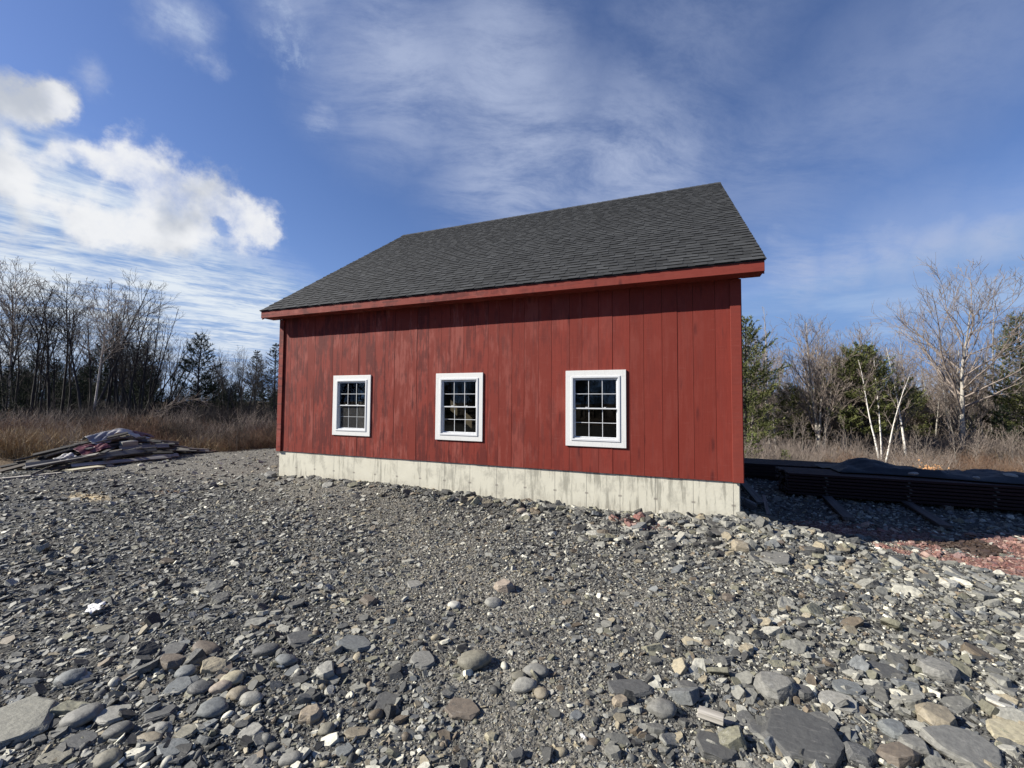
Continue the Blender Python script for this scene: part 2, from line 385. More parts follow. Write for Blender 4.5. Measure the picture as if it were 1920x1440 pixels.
def bark(name, a, bcol, birch=False):
    m, t, b = new_mat(name); P = t.node('ShaderNodeTexCoord').outputs['Object']
    nz = t.noise(t.mapping(P, (14, 14, 2.5)), 1.0, 5, 0.65)
    c = t.mix(t.ramp(nz, 0.3, 0.7), a, bcol)
    if birch:
        band = t.noise(t.mapping(P, (3, 3, 26)), 1.0, 4, 0.6); big = t.noise(t.mapping(P, (2, 2, 3.2)), 1.0, 3, 0.5)
        c = t.mix(t.ramp(band, 0.58, 0.66), c, (0.05, 0.045, 0.04)); c = t.mix(t.ramp(big, 0.60, 0.70), c, (0.10, 0.085, 0.075))
    t.put(b.inputs['Base Color'], c); b.inputs['Roughness'].default_value = 0.9
    t.put(b.inputs['Normal'], t.bump(nz, 0.5, 0.02)); return m
m_bark_grey = bark('grey_bark', (0.10, 0.088, 0.075), (0.24, 0.215, 0.185))
m_bark_dark = bark('dark_bark', (0.018, 0.016, 0.015), (0.055, 0.048, 0.042))
m_bark_pale = bark('pale_bark', (0.24, 0.22, 0.19), (0.42, 0.385, 0.33))
m_birch = bark('birch_bark', (0.56, 0.53, 0.48), (0.74, 0.71, 0.65), True)
m_twig_dark = bark('dark_twigs', (0.028, 0.022, 0.019), (0.062, 0.050, 0.043))
m_twig = bark('brown_twigs', (0.165, 0.132, 0.112), (0.30, 0.25, 0.21))
def leaf(name, a, bcol, trans=0.0):
    m, t, b = new_mat(name); P = t.node('ShaderNodeNewGeometry').outputs['Position']
    nz = t.noise(P, 1.6, 4, 0.6); n2_ = t.noise(P, 14, 2, 0.5)
    c = t.mix(t.ramp(t.math('ADD', t.math('MULTIPLY', nz, 0.6), t.math('MULTIPLY', n2_, 0.4)), 0.35, 0.65), a, bcol)
    t.put(b.inputs['Base Color'], c); b.inputs['Roughness'].default_value = 0.75; b.inputs['Specular IOR Level'].default_value = 0.2
    return m
m_pine = leaf('pine_needles', (0.055, 0.070, 0.024), (0.165, 0.175, 0.062))
m_pine_dark = leaf('dark_pine_needles', (0.014, 0.024, 0.014), (0.042, 0.058, 0.030))
m_spruce_y = leaf('young_spruce_needles', (0.09, 0.12, 0.035), (0.20, 0.23, 0.075))
m_beech = leaf('dry_beech_leaves', (0.42, 0.22, 0.10), (0.62, 0.38, 0.20))
m_grass = leaf('dead_grass', (0.20, 0.14, 0.075), (0.42, 0.32, 0.185))
m_bramble = leaf('red_brown_stems', (0.115, 0.068, 0.046), (0.235, 0.155, 0.105))
def wood(name, a, bcol, use_obj=True):
    m, t, b = new_mat(name); P = t.node('ShaderNodeTexCoord').outputs['Object']; oi = t.node('ShaderNodeObjectInfo')
    Pq = t.vmath('ADD', P, t.scale((3.0, 5.0, 1.0), t.math('MULTIPLY', oi.outputs['Random'], 20)))
    g = t.noise(t.mapping(Pq, (1.2, 24, 24)), 1.0, 6, 0.65)
    c = t.mix(t.ramp(g, 0.3, 0.7), a, bcol)
    if use_obj: c = t.mix(1.0, c, oi.outputs['Color'], 'MULTIPLY')
    t.put(b.inputs['Base Color'], c); b.inputs['Roughness'].default_value = 0.85
    t.put(b.inputs['Normal'], t.bump(g, 0.5, 0.003)); return m
m_wood = wood('weathered_wood', (0.16, 0.15, 0.135), (0.42, 0.40, 0.36))
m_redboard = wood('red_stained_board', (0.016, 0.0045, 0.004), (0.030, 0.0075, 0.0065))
def cloth(name, colr, rough=0.6, var=0.3):
    m, t, b = new_mat(name); P = t.node('ShaderNodeNewGeometry').outputs['Position']
    nz = t.noise(P, 6, 5, 0.6)
    t.put(b.inputs['Base Color'], t.mix(nz, tuple(v * (1 - var) for v in colr), tuple(v * (1 + var) for v in colr)))
    b.inputs['Roughness'].default_value = rough; t.put(b.inputs['Normal'], t.bump(nz, 0.4, 0.02)); return m
m_tarp = cloth('black_tarp', (0.020, 0.021, 0.024), 0.65)

# ------------------------------------------------------------------ terrain
def pad_edge(y): return np.where(y < 8.5, -15.2, np.where(y < 10, -15.2 + (np.asarray(y) - 8.5) * 1.1, -13.55 + (np.asarray(y) - 10) * 0.45))
def pad_mask(x, y):
    n_ = (vnoise(x, y, 0.7, 3) - 0.5) * 0.9 + (vnoise(x, y, 0.2, 4) - 0.5) * 0.4
    a = sstep(-0.35, 0.35, x - pad_edge(y) + n_); b = sstep(0.5, -0.5, y - 15.0 + 1.2 * sstep(4.5, 8.0, x) + n_ - np.clip(-x - 3, 0, 4))
    return a * b * sstep(-0.5, 0.5, y + 17 + n_) * sstep(19.5, 18.5, x + n_)
def gh(x, y):
    x = np.asarray(x, float); y = np.asarray(y, float)
    rr = np.hypot(x, y)
    sd = (x - 1.25) * 0.476 + (y - 6.55) * 0.879
    z = -0.25 * sstep(0.0, 1.1, sd) * sstep(0.75, 1.6, x)
    wall = sstep(1.5, 1.0, x) * sstep(-9.2, -8.2, x)
    z += wall * (0.03 * sstep(5.0, 6.4, y) + 0.085 * np.exp(-((y - 6.40) / 0.24) ** 2) * (0.25 + 1.3 * vnoise(x, y, 0.8, 5)))
    z += 0.07 * np.exp(-(((x - 1.35) / 0.60) ** 2 + ((y - 6.25) / 0.45) ** 2))
    near = sstep(60, 20, rr)
    z += near * (0.10 * (vnoise(x, y, 2.2, 1) - 0.5) + 0.045 * (vnoise(x, y, 0.7, 2) - 0.5) + 0.016 * (vnoise(x, y, 0.22, 6) - 0.5)) * sstep(0.6, 2.0, rr + 0.7)
    z += 0.32 * sstep(-15.4, -18.0, x) * sstep(60, 25, rr) * (0.6 + 0.8 * vnoise(x, y, 1.6, 8))
    z -= 1.15 * sstep(14.0, 18.0, y - 0.25 * (x - 2)) * sstep(-0.5, 2.0, x) * sstep(90, 40, rr)
    z += 1.6 * (vnoise(x, y, 45, 9) - 0.5) * sstep(30, 110, rr) - 0.8 * sstep(25, 70, rr)
    return z
def poly_in(x, y, P):
    x = np.asarray(x); y = np.asarray(y); ins = np.zeros(x.shape, bool); n = len(P)
    for i in range(n):
        x0, y0 = P[i][:2]; x1, y1 = P[(i + 1) % n][:2]
        c = ((y0 > y) != (y1 > y)); xi = (x1 - x0) * (y - y0) / ((y1 - y0) if y1 != y0 else 1e-9) + x0
        ins ^= c & (x < xi)
    return ins
BROWN = [tuple(ground_pt(*q, -0.25))[:2] for q in ((1690, 1013), (1830, 1007), (1888, 1033), (1874, 1041), (1845, 1042), (1790, 1026))]
def red_amt(x, y):
    x = np.asarray(x, float); y = np.asarray(y, float)
    sd = (x - 2.0) * 0.47 + (y - 7.1) * 0.88          # beyond the edge of the slate heap
    a = sstep(-0.1, 0.15, sd + (vnoise(x, y, 0.4, 11) - 0.5) * 0.5) * sstep(1.3, 2.2, x) * sstep(9.0, 8.0, y)
    n_ = vnoise(x, y, 0.55, 12) * 0.6 + vnoise(x, y, 0.17, 13) * 0.4
    a = a * sstep(0.18, 0.48, n_) + 0.55 * np.exp(-((x + 0.42) / 0.35) ** 2 - ((y - 6.1) / 0.16) ** 2) * sstep(0.35, 0.6, n_)
    a = np.maximum(a, sstep(0.42, 0.1, np.hypot(x - 2.25, (y - 7.15) * 1.6)) * 0.9 * sstep(0.25, 0.5, n_))
    return np.clip(a, 0, 1)
def fine_amt(x, y):
    P = [(-0.2, 1.0), (-0.5, 1.98), (-1.48, 3.13), (-3.0, 4.5), (-4.6, 5.35), (-10, 7.2)]
    dm = np.full(np.shape(x), 99.0)
    for (x0, y0), (x1, y1) in zip(P, P[1:]):
        dx, dy = x1 - x0, y1 - y0; t = np.clip(((x - x0) * dx + (y - y0) * dy) / (dx * dx + dy * dy), 0, 1)
        dm = np.minimum(dm, np.hypot(x - x0 - t * dx, y - y0 - t * dy))
    a = np.exp(-(dm / 1.0) ** 2)
    a = np.maximum(a, 0.75 * np.exp(-((x + 0.2) / 0.8) ** 2 - ((y - 3.9) / 0.8) ** 2))
    a = np.maximum(a, sstep(-8.0, -9.5, x) * sstep(5.0, 6.5, y))
    return np.clip(a + (vnoise(x, y, 0.5, 15) - 0.5) * 0.7, 0, 1)

def build_ground():
    n = 820; t = np.linspace(-1, 1, n); g = 1.3 * np.sinh(t * 6.65)
    gx, gy = np.meshgrid(g - 0.6, g + 3.0)
    x = gx.ravel(); y = gy.ravel(); z = gh(x, y)
    V = np.stack([x, y, z], 1)
    i = np.arange(n - 1); ii, jj = np.meshgrid(i, i); a = (jj * n + ii).ravel()
    Q = np.stack([a, a + 1, a + n + 1, a + n], 1)
    pm = pad_mask(x, y)[:, None]; fa = fine_amt(x, y)[:, None]; ra = red_amt(x, y)[:, None]
    soil = np.array([[0.085, 0.060, 0.036]]) * (0.7 + 0.6 * vnoise(x, y, 1.1, 21))[:, None]
    grav = np.array([[0.062, 0.061, 0.056]]) * (1 - fa) + np.array([[0.135, 0.128, 0.110]]) * fa
    c = soil * (1 - pm) + grav * pm
    c = c * (1 - ra * 0.75) + np.array([[0.20, 0.10, 0.08]]) * ra * 0.75
    br = poly_in(x, y, BROWN)[:, None]
    c = np.where(br, np.array([[0.05, 0.032, 0.022]]), c)
    saw = np.exp(-((x + 9.75) / 0.45) ** 2 - ((y - 4.2) / 0.16) ** 2)[:, None]; c = c * (1 - saw) + np.array([[0.50, 0.40, 0.24]]) * saw
    rst = np.exp(-((x + 9.0) / 0.45) ** 2 - ((y - 5.0) / 0.14) ** 2)[:, None] * 0.7; c = c * (1 - rst) + np.array([[0.14, 0.075, 0.035]]) * rst
    me = np_mesh('ground', V, Q, True)
    set_attr(me, 'gcol', 'FLOAT_COLOR', 'POINT', np.concatenate([c, np.ones((len(c), 1))], 1))
    m, t_, b = new_mat('gravel_ground'); P = t_.node('ShaderNodeNewGeometry').outputs['Position']
    gc = t_.attr('gcol'); Pd = t_.vmath('ADD', P, t_.scale(t_.noise(P, 30, 2, 0.5, 'Color'), 0.02))
    v1 = t_.voro(Pd, 62, 'F1', 'Color'); v2 = t_.voro(Pd, 28, 'F1', 'Color'); h1 = t_.voro(Pd, 62); h2 = t_.voro(Pd, 28)
    br1 = t_.node('ShaderNodeSeparateColor'); t_.l.new(v1, br1.inputs[0]); br2 = t_.node('ShaderNodeSeparateColor'); t_.l.new(v2, br2.inputs[0])
    f = t_.math('ADD', t_.math('MULTIPLY', t_.math('POWER', br1.outputs[0], 1.6), 0.9), t_.math('MULTIPLY', t_.math('POWER', br2.outputs[0], 2.0), 0.8))
    f = t_.math('ADD', f, 0.45)
    cc = t_.mix(1.0, gc, t_.mix(f, (0.0, 0.0, 0.0), (1.0, 1.0, 1.0)), 'MULTIPLY')
    sc_ = t_.node('ShaderNodeVectorMath', operation='SCALE'); t_.l.new(gc, sc_.inputs[0]); t_.l.new(f, sc_.inputs['Scale'])
    t_.put(b.inputs['Base Color'], sc_.outputs[0]); b.inputs['Roughness'].default_value = 0.9; b.inputs['Specular IOR Level'].default_value = 0.2
    h = t_.math('ADD', t_.math('MULTIPLY', t_.math('SUBTRACT', 1.0, h1), 0.4), t_.math('SUBTRACT', 1.0, h2))
    t_.put(b.inputs['Normal'], t_.bump(h, 0.9, 0.018))
    o = link_mesh('ground', me, m); tag(o, kind='structure')
build_ground()

# ------------------------------------------------------------------ barn
ZB, ZFT, ZFB, ZR = 0.612, 3.725, 3.555, 7.387
YW, OV, GV = 6.695, 0.294, 0.268
YE = YW - OV; YRIDGE = YE + 5.109; YB = 13.2; YBE = YB + OV; SLOPE = (ZR - ZFT) / (YRIDGE - YE)  # rear pulled in, out of view, so sun reaches the brush beside it
CXB = (BARN_L + BARN_R) / 2
def roof_z(y): return ZFT + SLOPE * (min(y, 2 * YRIDGE - y) - YE)
barn = empty('barn', (0, 0, 0))
tag(barn, 'dark red timber barn with charcoal shingle roof on a pale concrete foundation', 'barn')
b = MB(); T = 0.25; iy = YW + 0.022
b.box((BARN_L + 0.03, iy, -0.9), (BARN_R - 0.03, iy + T, ZB)); b.box((BARN_L + 0.03, YB - iy + YW - T, -0.9), (BARN_R - 0.03, YB - iy + YW, ZB))
b.box((BARN_L + 0.03, iy + T, -0.9), (BARN_L + 0.03 + T, YB - iy + YW - T, ZB)); b.box((BARN_R - 0.03 - T, iy + T, -0.9), (BARN_R - 0.03, YB - iy + YW - T, ZB))
b.build('foundation', m_conc, barn, 0.012)
b = MB(); b.box((BARN_L + 0.3, iy + T + 0.01, ZB - 0.12), (BARN_R - 0.3, YB - T - 0.04, ZB - 0.02)); b.build('interior_floor', simple('slab', (0.12, 0.115, 0.105), 0.8), barn)
WIN = [(-6.619, -5.646), (-4.124, -3.149), (-1.629, -0.657)]; WZ0, WZ1 = 1.025, 2.262
rng = random.Random(5)
edges = [BARN_L + 0.03, -7.88, -7.68, -7.37, -7.18, -6.91, -6.67, -6.42, -6.19, -5.99, -5.80, -5.56, -5.32, -5.09, -4.76, -4.57, -4.31, -4.03, -3.84, -3.56, -3.32, -3.06, -2.85, -2.60, -2.37,
         -2.11, -1.88, -1.57, -1.36, -1.09, -0.87, -0.60, -0.39, -0.12, 0.10, 0.32, 0.62, BARN_R - 0.03]
fw = MB(); OPEN = [(a + 0.10, c - 0.10, WZ0 + 0.10, WZ1 - 0.10) for a, c in WIN]
ZT = ZFB + 0.12; ZTR = roof_z(YB) - 0.2
for a, c in zip(edges, edges[1:]):
    s_ = rng.random(); gap = 0.0022; a2, c2 = a + gap, c - gap; yo = rng.uniform(-0.0025, 0.0025)
    cuts = sorted({a2, c2} | {v for o_ in OPEN for v in o_[:2] if a2 < v < c2})
    for p, q in zip(cuts, cuts[1:]):
        o_ = [w_ for w_ in OPEN if w_[0] <= p + 1e-6 and q <= w_[1] + 1e-6]
        if o_:
            fw.box((p, YW + yo, ZB), (q, YW + 0.024, o_[0][2]), s_); fw.box((p, YW + yo, o_[0][3]), (q, YW + 0.024, ZT), s_)
        else: fw.box((p, YW + yo, ZB), (q, YW + 0.024, ZT), s_)
fw.build('front_siding', m_siding, barn, color=True)
# dark sheathing behind the boards, with the window holes
b = MB(); xs = [BARN_L + 0.05] + [v for o_ in OPEN for v in o_[:2]] + [BARN_R - 0.05]
for i in range(0, len(xs), 2): b.box((xs[i], YW + 0.027, ZB + 0.01), (xs[i + 1], YW + 0.11, ZT - 0.02))
for o_ in OPEN:
    b.box((o_[0], YW + 0.027, ZB + 0.01), (o_[1], YW + 0.11, o_[2])); b.box((o_[0], YW + 0.027, o_[3]), (o_[1], YW + 0.11, ZT - 0.02))
b.build('sheathing', m_inner, barn)
def gable(xa, xb, name):
    g = MB(); n = 44; ya, yb = YW + 0.03, YB - 0.03
    for i in range(n):
        p = ya + (yb - ya) * i / n + 0.002; q = ya + (yb - ya) * (i + 1) / n - 0.002
        zp, zq = roof_z(p) - 0.16, roof_z(q) - 0.16; s_ = rng.random()
        hole = xa < -5 and p > 11.4 and q < 13.0 and i % 2 == 0          # small lights of the far door
        for z0, tops in (((ZB, (1.92, 1.92)), (2.32, (zp, zq))) if hole else ((ZB, (zp, zq)),)):
            P = [(xa, p, z0), (xb, p, z0), (xb, q, z0), (xa, q, z0), (xa, p, tops[0]), (xb, p, tops[0]), (xb, q, tops[1]), (xa, q, tops[1])]
            for f_ in ((0, 3, 2, 1), (4, 5, 6, 7), (0, 1, 5, 4), (1, 2, 6, 5), (2, 3, 7, 6), (3, 0, 4, 7)): g.face([P[k_] for k_ in f_], s_)
    g.build(name, m_siding, barn, color=True)
gable(BARN_L + 0.002, BARN_L + 0.028, 'gable_siding'); gable(BARN_R - 0.028, BARN_R - 0.002, 'gable_siding')
# rear wall with one window opening
RW = [(-3.62, -3.0)]; RZ = (0.95, 2.05)
b = MB(); xs = [BARN_L + 0.03] + [v for o_ in RW for v in o_] + [BARN_R - 0.03]
for i in range(0, len(xs), 2): b.box((xs[i], YB - 0.1, ZB), (xs[i + 1], YB, ZTR), 0.5)
for o_ in RW: b.box((o_[0], YB - 0.1, ZB), (o_[1], YB, RZ[0]), 0.5); b.box((o_[0], YB - 0.1, RZ[1]), (o_[1], YB, ZTR), 0.5)
b.build('rear_siding', m_siding, barn, color=True)
b = MB()
for i in range(0, len(xs), 2): b.box((xs[i] + .002, YB - 0.115, ZB), (xs[i + 1] - .002, YB - 0.102, ZTR - 0.1))
b.build('added_dark_sheet', m_inner, barn)  # added sheet, dark so sun from the gable holes hardly shows
for o_ in RW:
    b = MB(); x0, x1 = o_
    for p, q in (((x0, RZ[0]), (x1, RZ[0] + 0.05)), ((x0, RZ[1] - 0.05), (x1, RZ[1])), ((x0, RZ[0] + 0.05), (x0 + 0.05, RZ[1] - 0.05)), ((x1 - 0.05, RZ[0] + 0.05), (x1, RZ[1] - 0.05))):
        b.box((p[0], YB - 0.08, p[1]), (q[0], YB - 0.02, q[1]))
    xm = (x0 + x1) / 2; b.box((xm - 0.012, YB - 0.06, RZ[0] + 0.05), (xm + 0.012, YB - 0.04, RZ[1] - 0.05))
    rw_ = b.build('rear_window', m_white, barn)
    b = MB(); b.box((x0 + 0.05, YB - 0.052, RZ[0] + 0.05), (x1 - 0.05, YB - 0.049, RZ[1] - 0.05)); b.build('glass_pane', m_glass_dim, rw_)
# trim
b = MB(); b.box((BARN_L - 0.012, YW - 0.032, ZB - 0.005), (BARN_L + 0.115, YW - 0.004, ZFB - 0.002)); b.build('corner_board', m_trim, barn, 0.003)
b = MB(); b.box((BARN_R - 0.125, YW - 0.022, ZB - 0.005), (BARN_R + 0.012, YW - 0.004, ZFB - 0.002)); b.build('corner_board', m_trim, barn, 0.003)
for xx in (BARN_L, BARN_R):
    s_ = -1 if xx == BARN_L else 1
    b = MB(); b.box((min(xx, xx + s_ * 0.024), YW - 0.003, ZB - 0.005), (max(xx, xx + s_ * 0.024), YW + 0.12, ZFB - 0.002)); b.build('corner_board', m_trim, barn, 0.003)
XL, XR = BARN_L - GV, BARN_R + GV
b = MB(); b.box((XL, YE, ZFB), (XR, YE + 0.022, ZFT - 0.022)); b.build('fascia', m_trim, barn, 0.003)
b = MB(); b.box((XL + 0.002, YE + 0.024, ZFB + 0.006), (XR - 0.002, YW - 0.003, ZFB + 0.022))
for xx in (XL, XR):                                           # boxed returns past each corner
    x0, x1 = (XL + 0.002, BARN_L - 0.03) if xx == XL else (BARN_R + 0.03, XR - 0.002)
    b.box((x0, YW - 0.002, ZFB + 0.006), (x1, YW + 0.016, ZFT + 0.12))
b.build('soffit', m_trim, barn)
def rake(x0, x1):
    g = MB()
    for y0, y1 in ((YE + 0.024, YRIDGE), (YRIDGE, YBE - 0.024)):
        za, zb_ = roof_z(y0) - 0.03, roof_z(y1) - 0.03
        P = [(x0, y0, za - 0.19), (x1, y0, za - 0.19), (x1, y1, zb_ - 0.19), (x0, y1, zb_ - 0.19), (x0, y0, za), (x1, y0, za), (x1, y1, zb_), (x0, y1, zb_)]
        for f_ in ((0, 3, 2, 1), (4, 5, 6, 7), (0, 1, 5, 4), (1, 2, 6, 5), (2, 3, 7, 6), (3, 0, 4, 7)): g.face([P[k_] for k_ in f_])
    g.build('rake_board', m_trim, barn)
rake(XL, XL + 0.022); rake(XR - 0.022, XR)
# roof deck
g = MB()
for y0, y1 in ((YE - 0.012, YRIDGE), (YRIDGE, YBE + 0.012)):
    za, zb_ = roof_z(y0), roof_z(y1); x0, x1 = XL - 0.012, XR + 0.012
    P = [(x0, y0, za - 0.02), (x1, y0, za - 0.02), (x1, y1, zb_ - 0.02), (x0, y1, zb_ - 0.02), (x0, y0, za - 0.003), (x1, y0, za - 0.003), (x1, y1, zb_ - 0.003), (x0, y1, zb_ - 0.003)]
    for f_ in ((0, 3, 2, 1), (4, 5, 6, 7), (0, 1, 5, 4), (1, 2, 6, 5), (2, 3, 7, 6), (3, 0, 4, 7)): g.face([P[k_] for k_ in f_])
g.build('drip_edge', m_drip, barn)
g = MB(); ang = math.atan(SLOPE); LS = (YRIDGE - YE + 0.03) / math.cos(ang); EXP_ = 0.143; nc = int(LS / EXP_) + 1
cy_, sz_ = math.cos(ang), math.sin(ang)
for side in (1, -1):
    def RP(x, s, h):
        y = YE - 0.024 + s * cy_ - h * sz_; z = ZFT - 0.017 + s * sz_ + h * cy_
        return (x, y if side == 1 else 2 * YRIDGE - y, z)
    def Fq(pts, c): g.face(pts if side == 1 else pts[::-1], c)
    for i in range(nc):
        s0 = i * EXP_
        if side == -1 and s0 * cy_ < (2 * YRIDGE - YE) - YBE - 0.02: continue
        s1 = min(s0 + EXP_ + 0.02, LS); x = XL - 0.022; up = rng.random() < .5
        while x < XR + 0.02:
            wd = rng.uniform(0.10, 0.30) if up else rng.uniform(0.08, 0.24); x1 = min(x + wd, XR + 0.022)
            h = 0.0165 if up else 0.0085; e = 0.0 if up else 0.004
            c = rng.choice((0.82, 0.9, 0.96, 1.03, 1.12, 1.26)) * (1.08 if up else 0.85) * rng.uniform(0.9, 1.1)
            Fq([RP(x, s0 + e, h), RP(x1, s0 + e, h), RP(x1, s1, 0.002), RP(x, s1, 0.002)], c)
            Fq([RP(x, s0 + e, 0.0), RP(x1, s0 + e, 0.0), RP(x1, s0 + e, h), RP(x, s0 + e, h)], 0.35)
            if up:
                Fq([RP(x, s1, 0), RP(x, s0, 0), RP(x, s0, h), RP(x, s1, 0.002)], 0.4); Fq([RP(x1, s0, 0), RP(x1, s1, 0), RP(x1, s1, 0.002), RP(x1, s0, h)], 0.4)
            x = x1; up = not up
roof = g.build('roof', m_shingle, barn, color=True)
g = MB(); x = XL - 0.02
while x < XR:
    x1 = min(x + 0.143, XR + 0.03); c = rng.uniform(0.6, 1.3)
    for s_ in (-1, 1):
        P = [(x, YRIDGE + s_ * 0.14, ZR - 0.14 * SLOPE + 0.022), (x1, YRIDGE + s_ * 0.14, ZR - 0.14 * SLOPE + 0.016), (x1, YRIDGE, ZR + 0.022), (x, YRIDGE, ZR + 0.03)]
        P2 = [(a_, b_, c_ - 0.014) for a_, b_, c_ in P]
        for f_ in ((0, 1, 2, 3),): g.face([P[k_] for k_ in (f_ if s_ == -1 else f_[::-1])], c)
        g.face([P2[0], P2[1], P[1], P[0]], c * .6); g.face([P[0], P[3], P2[3], P2[0]], .4); g.face([P[1], P2[1], P2[2], P[2]], .4)
    x = x1
g.build('ridge_cap', m_shingle, roof, color=True)

def window(x0, x1, lab, screen=False):
    b = MB(); cw = 0.105; z0, z1 = WZ0, WZ1; yf, yb = YW - 0.024, YW - 0.003
    b.box((x0, yf, z1 - cw), (x1, yb, z1)); b.box((x0, yf, z0), (x1, yb, z0 + cw)); b.box((x0, yf, z0 + cw), (x0 + cw, yb, z1 - cw)); b.box((x1 - cw, yf, z0 + cw), (x1, yb, z1 - cw))
    w_ = b.build('window', m_white, barn, 0.003)
    def ring(mb, ax, az, bx, bz, t, ya, yb_):
        mb.box((ax, ya, bz - t), (bx, yb_, bz)); mb.box((ax, ya, az), (bx, yb_, az + t)); mb.box((ax, ya, az + t), (ax + t, yb_, bz - t)); mb.box((bx - t, ya, az + t), (bx, yb_, bz - t))
    i0, i1, k0, k1 = x0 + cw - 0.012, x1 - cw + 0.012, z0 + cw - 0.012, z1 - cw + 0.012
    f = MB(); ring(f, i0, k0, i1, k1, 0.030, YW - 0.034, YW + 0.06); ring(f, i0 + 0.030, k0 + 0.030, i1 - 0.030, k1 - 0.030, 0.012, YW - 0.016, YW + 0.06)
    f.build('jamb_frame', m_vinyl, w_, 0.002)
    s0, s1, q0, q1 = i0 + 0.043, i1 - 0.043, k0 + 0.043, k1 - 0.043; zm = (q0 + q1) / 2
    for nm, za, zb_, yo in (('upper_sash', zm - 0.012, q1, YW + 0.004), ('lower_sash', q0, zm + 0.014, YW + 0.032)):
        sm = MB(); t = 0.020; ring(sm, s0, za, s1, zb_, t, yo, yo + 0.022)
        if nm == 'lower_sash': sm.box((s0 + 0.05, yo - 0.012, za + 0.003), (s1 - 0.06, yo - 0.001, za + 0.013))
        else: sm.box((s0, yo - 0.010, za + 0.001), (s1, yo - 0.001, za + 0.019))
        wd = (s1 - s0 - 2 * t) / 3; mz = (za + zb_) / 2
        for j in (1, 2): sm.box((s0 + t + wd * j - 0.0042, yo - 0.002, za + t), (s0 + t + wd * j + 0.0042, yo + 0.003, zb_ - t))
        for j in range(3): sm.box((s0 + t + wd * j + (0.0045 if j else 0), yo - 0.002, mz - 0.0042), (s0 + t + wd * (j + 1) - (0.0045 if j < 2 else 0), yo + 0.003, mz + 0.0042))
        so_ = sm.build(nm, m_vinyl, w_)
        p = MB(); p.box((s0 + t - 0.004, yo + 0.004, za + t - 0.004), (s1 - t + 0.004, yo + 0.0065, zb_ - t + 0.004)); p.build('glass_pane', m_glass, w_)
    if screen:
        p = MB(); p.face([(s0 + 0.01, YW + 0.026, q0 + 0.01), (s1 - 0.01, YW + 0.026, q0 + 0.01), (s1 - 0.01, YW + 0.026, zm - 0.01), (s0 + 0.01, YW + 0.026, zm - 0.01)]); p.build('insect_screen', m_screen, w_)
    # sash locks on the meeting rail
    for fx in (0.3, 0.72):
        lk = MB(); lk.box((s0 + (s1 - s0) * fx - 0.02, YW - 0.006, zm + 0.009), (s0 + (s1 - s0) * fx + 0.02, YW - 0.007 + 0.010, zm + 0.020)); lk.build('sash_lock', m_vinyl, w_, 0.002)
    w_['label'] = lab
window(*WIN[0], 'white framed window with a grey insect screen', True)
window(*WIN[1], 'white framed window showing small bright panes of the far wall')
window(*WIN[2], 'white framed window, largest and nearest the corner')

# ------------------------------------------------------------------ stones
PROTO = bpy.data.collections.new('prototypes')
def hull_mesh(name, pts, mat, bev=0.0, smooth=False):
    bm = bmesh.new()
    for p in pts: bm.verts.new(p)
    r = bmesh.ops.convex_hull(bm, input=bm.verts[:])
    bmesh.ops.delete(bm, geom=list({e for e in r['geom_interior'] + r['geom_unused'] if isinstance(e, bmesh.types.BMVert)}), context='VERTS')
    bmesh.ops.dissolve_limit(bm, angle_limit=0.12, verts=bm.verts[:], edges=bm.edges[:])
    if bev: bmesh.ops.bevel(bm, geom=bm.edges[:], offset=bev, segments=2, profile=0.6, affect='EDGES', clamp_overlap=True)
    bmesh.ops.recalc_face_normals(bm, faces=bm.faces[:])
    me = bpy.data.meshes.new(name); bm.to_mesh(me); bm.free(); me.materials.append(mat)
    return me
def rough_mesh(name, pts, mat, seed, amp=0.05, cuts=2):
    """a broken stone: hull of pts, cut finer and chipped by noise"""
    from mathutils import noise as mn
    bm = bmesh.new(); me0 = hull_mesh('tmp', pts, mat, 0.03); bm.from_mesh(me0); bpy.data.meshes.remove(me0)
    bmesh.ops.triangulate(bm, faces=bm.faces[:]); ed = [e for e in bm.edges if e.calc_length() > 0.16]
    bmesh.ops.subdivide_edges(bm, edges=ed, cuts=cuts, use_grid_fill=True); bmesh.ops.triangulate(bm, faces=bm.faces[:])
    ed = [e for e in bm.edges if e.calc_length() > 0.22]
    if ed: bmesh.ops.subdivide_edges(bm, edges=ed, cuts=1); bmesh.ops.triangulate(bm, faces=bm.faces[:])
    bm.normal_update(); off = Vector((seed * 3.1, seed * 1.7, 0))
    for v in bm.verts:
        q = Vector((v.co.x * 2.2, v.co.y * 2.2, v.co.z * 1.2)) + off
        h = mn.noise(q) * 0.6 + mn.noise(q * 2.7) * 0.4; st = round(h * 3) / 3
        v.co += v.normal * amp * (0.5 * h + 0.7 * st)
    me = bpy.data.meshes.new(name); bm.to_mesh(me); bm.free(); me.materials.append(mat); return me
def flake_pts(r, thick):
    n = r.randint(5, 8); pts = []; a0 = r.random() * 6.28
    for i in range(n):
        a = a0 + 6.283 * (i + r.uniform(-0.3, 0.3)) / n; q = r.uniform(0.72, 1.05)
        x, y = math.cos(a) * q, math.sin(a) * q * 0.72
        for s_ in (-1, 1):
            k_ = r.uniform(0.78, 1.0); pts.append((x * k_, y * k_, s_ * thick * r.uniform(0.6, 1.0) + 0.10 * x * r.uniform(-1, 1) * thick))
    return pts
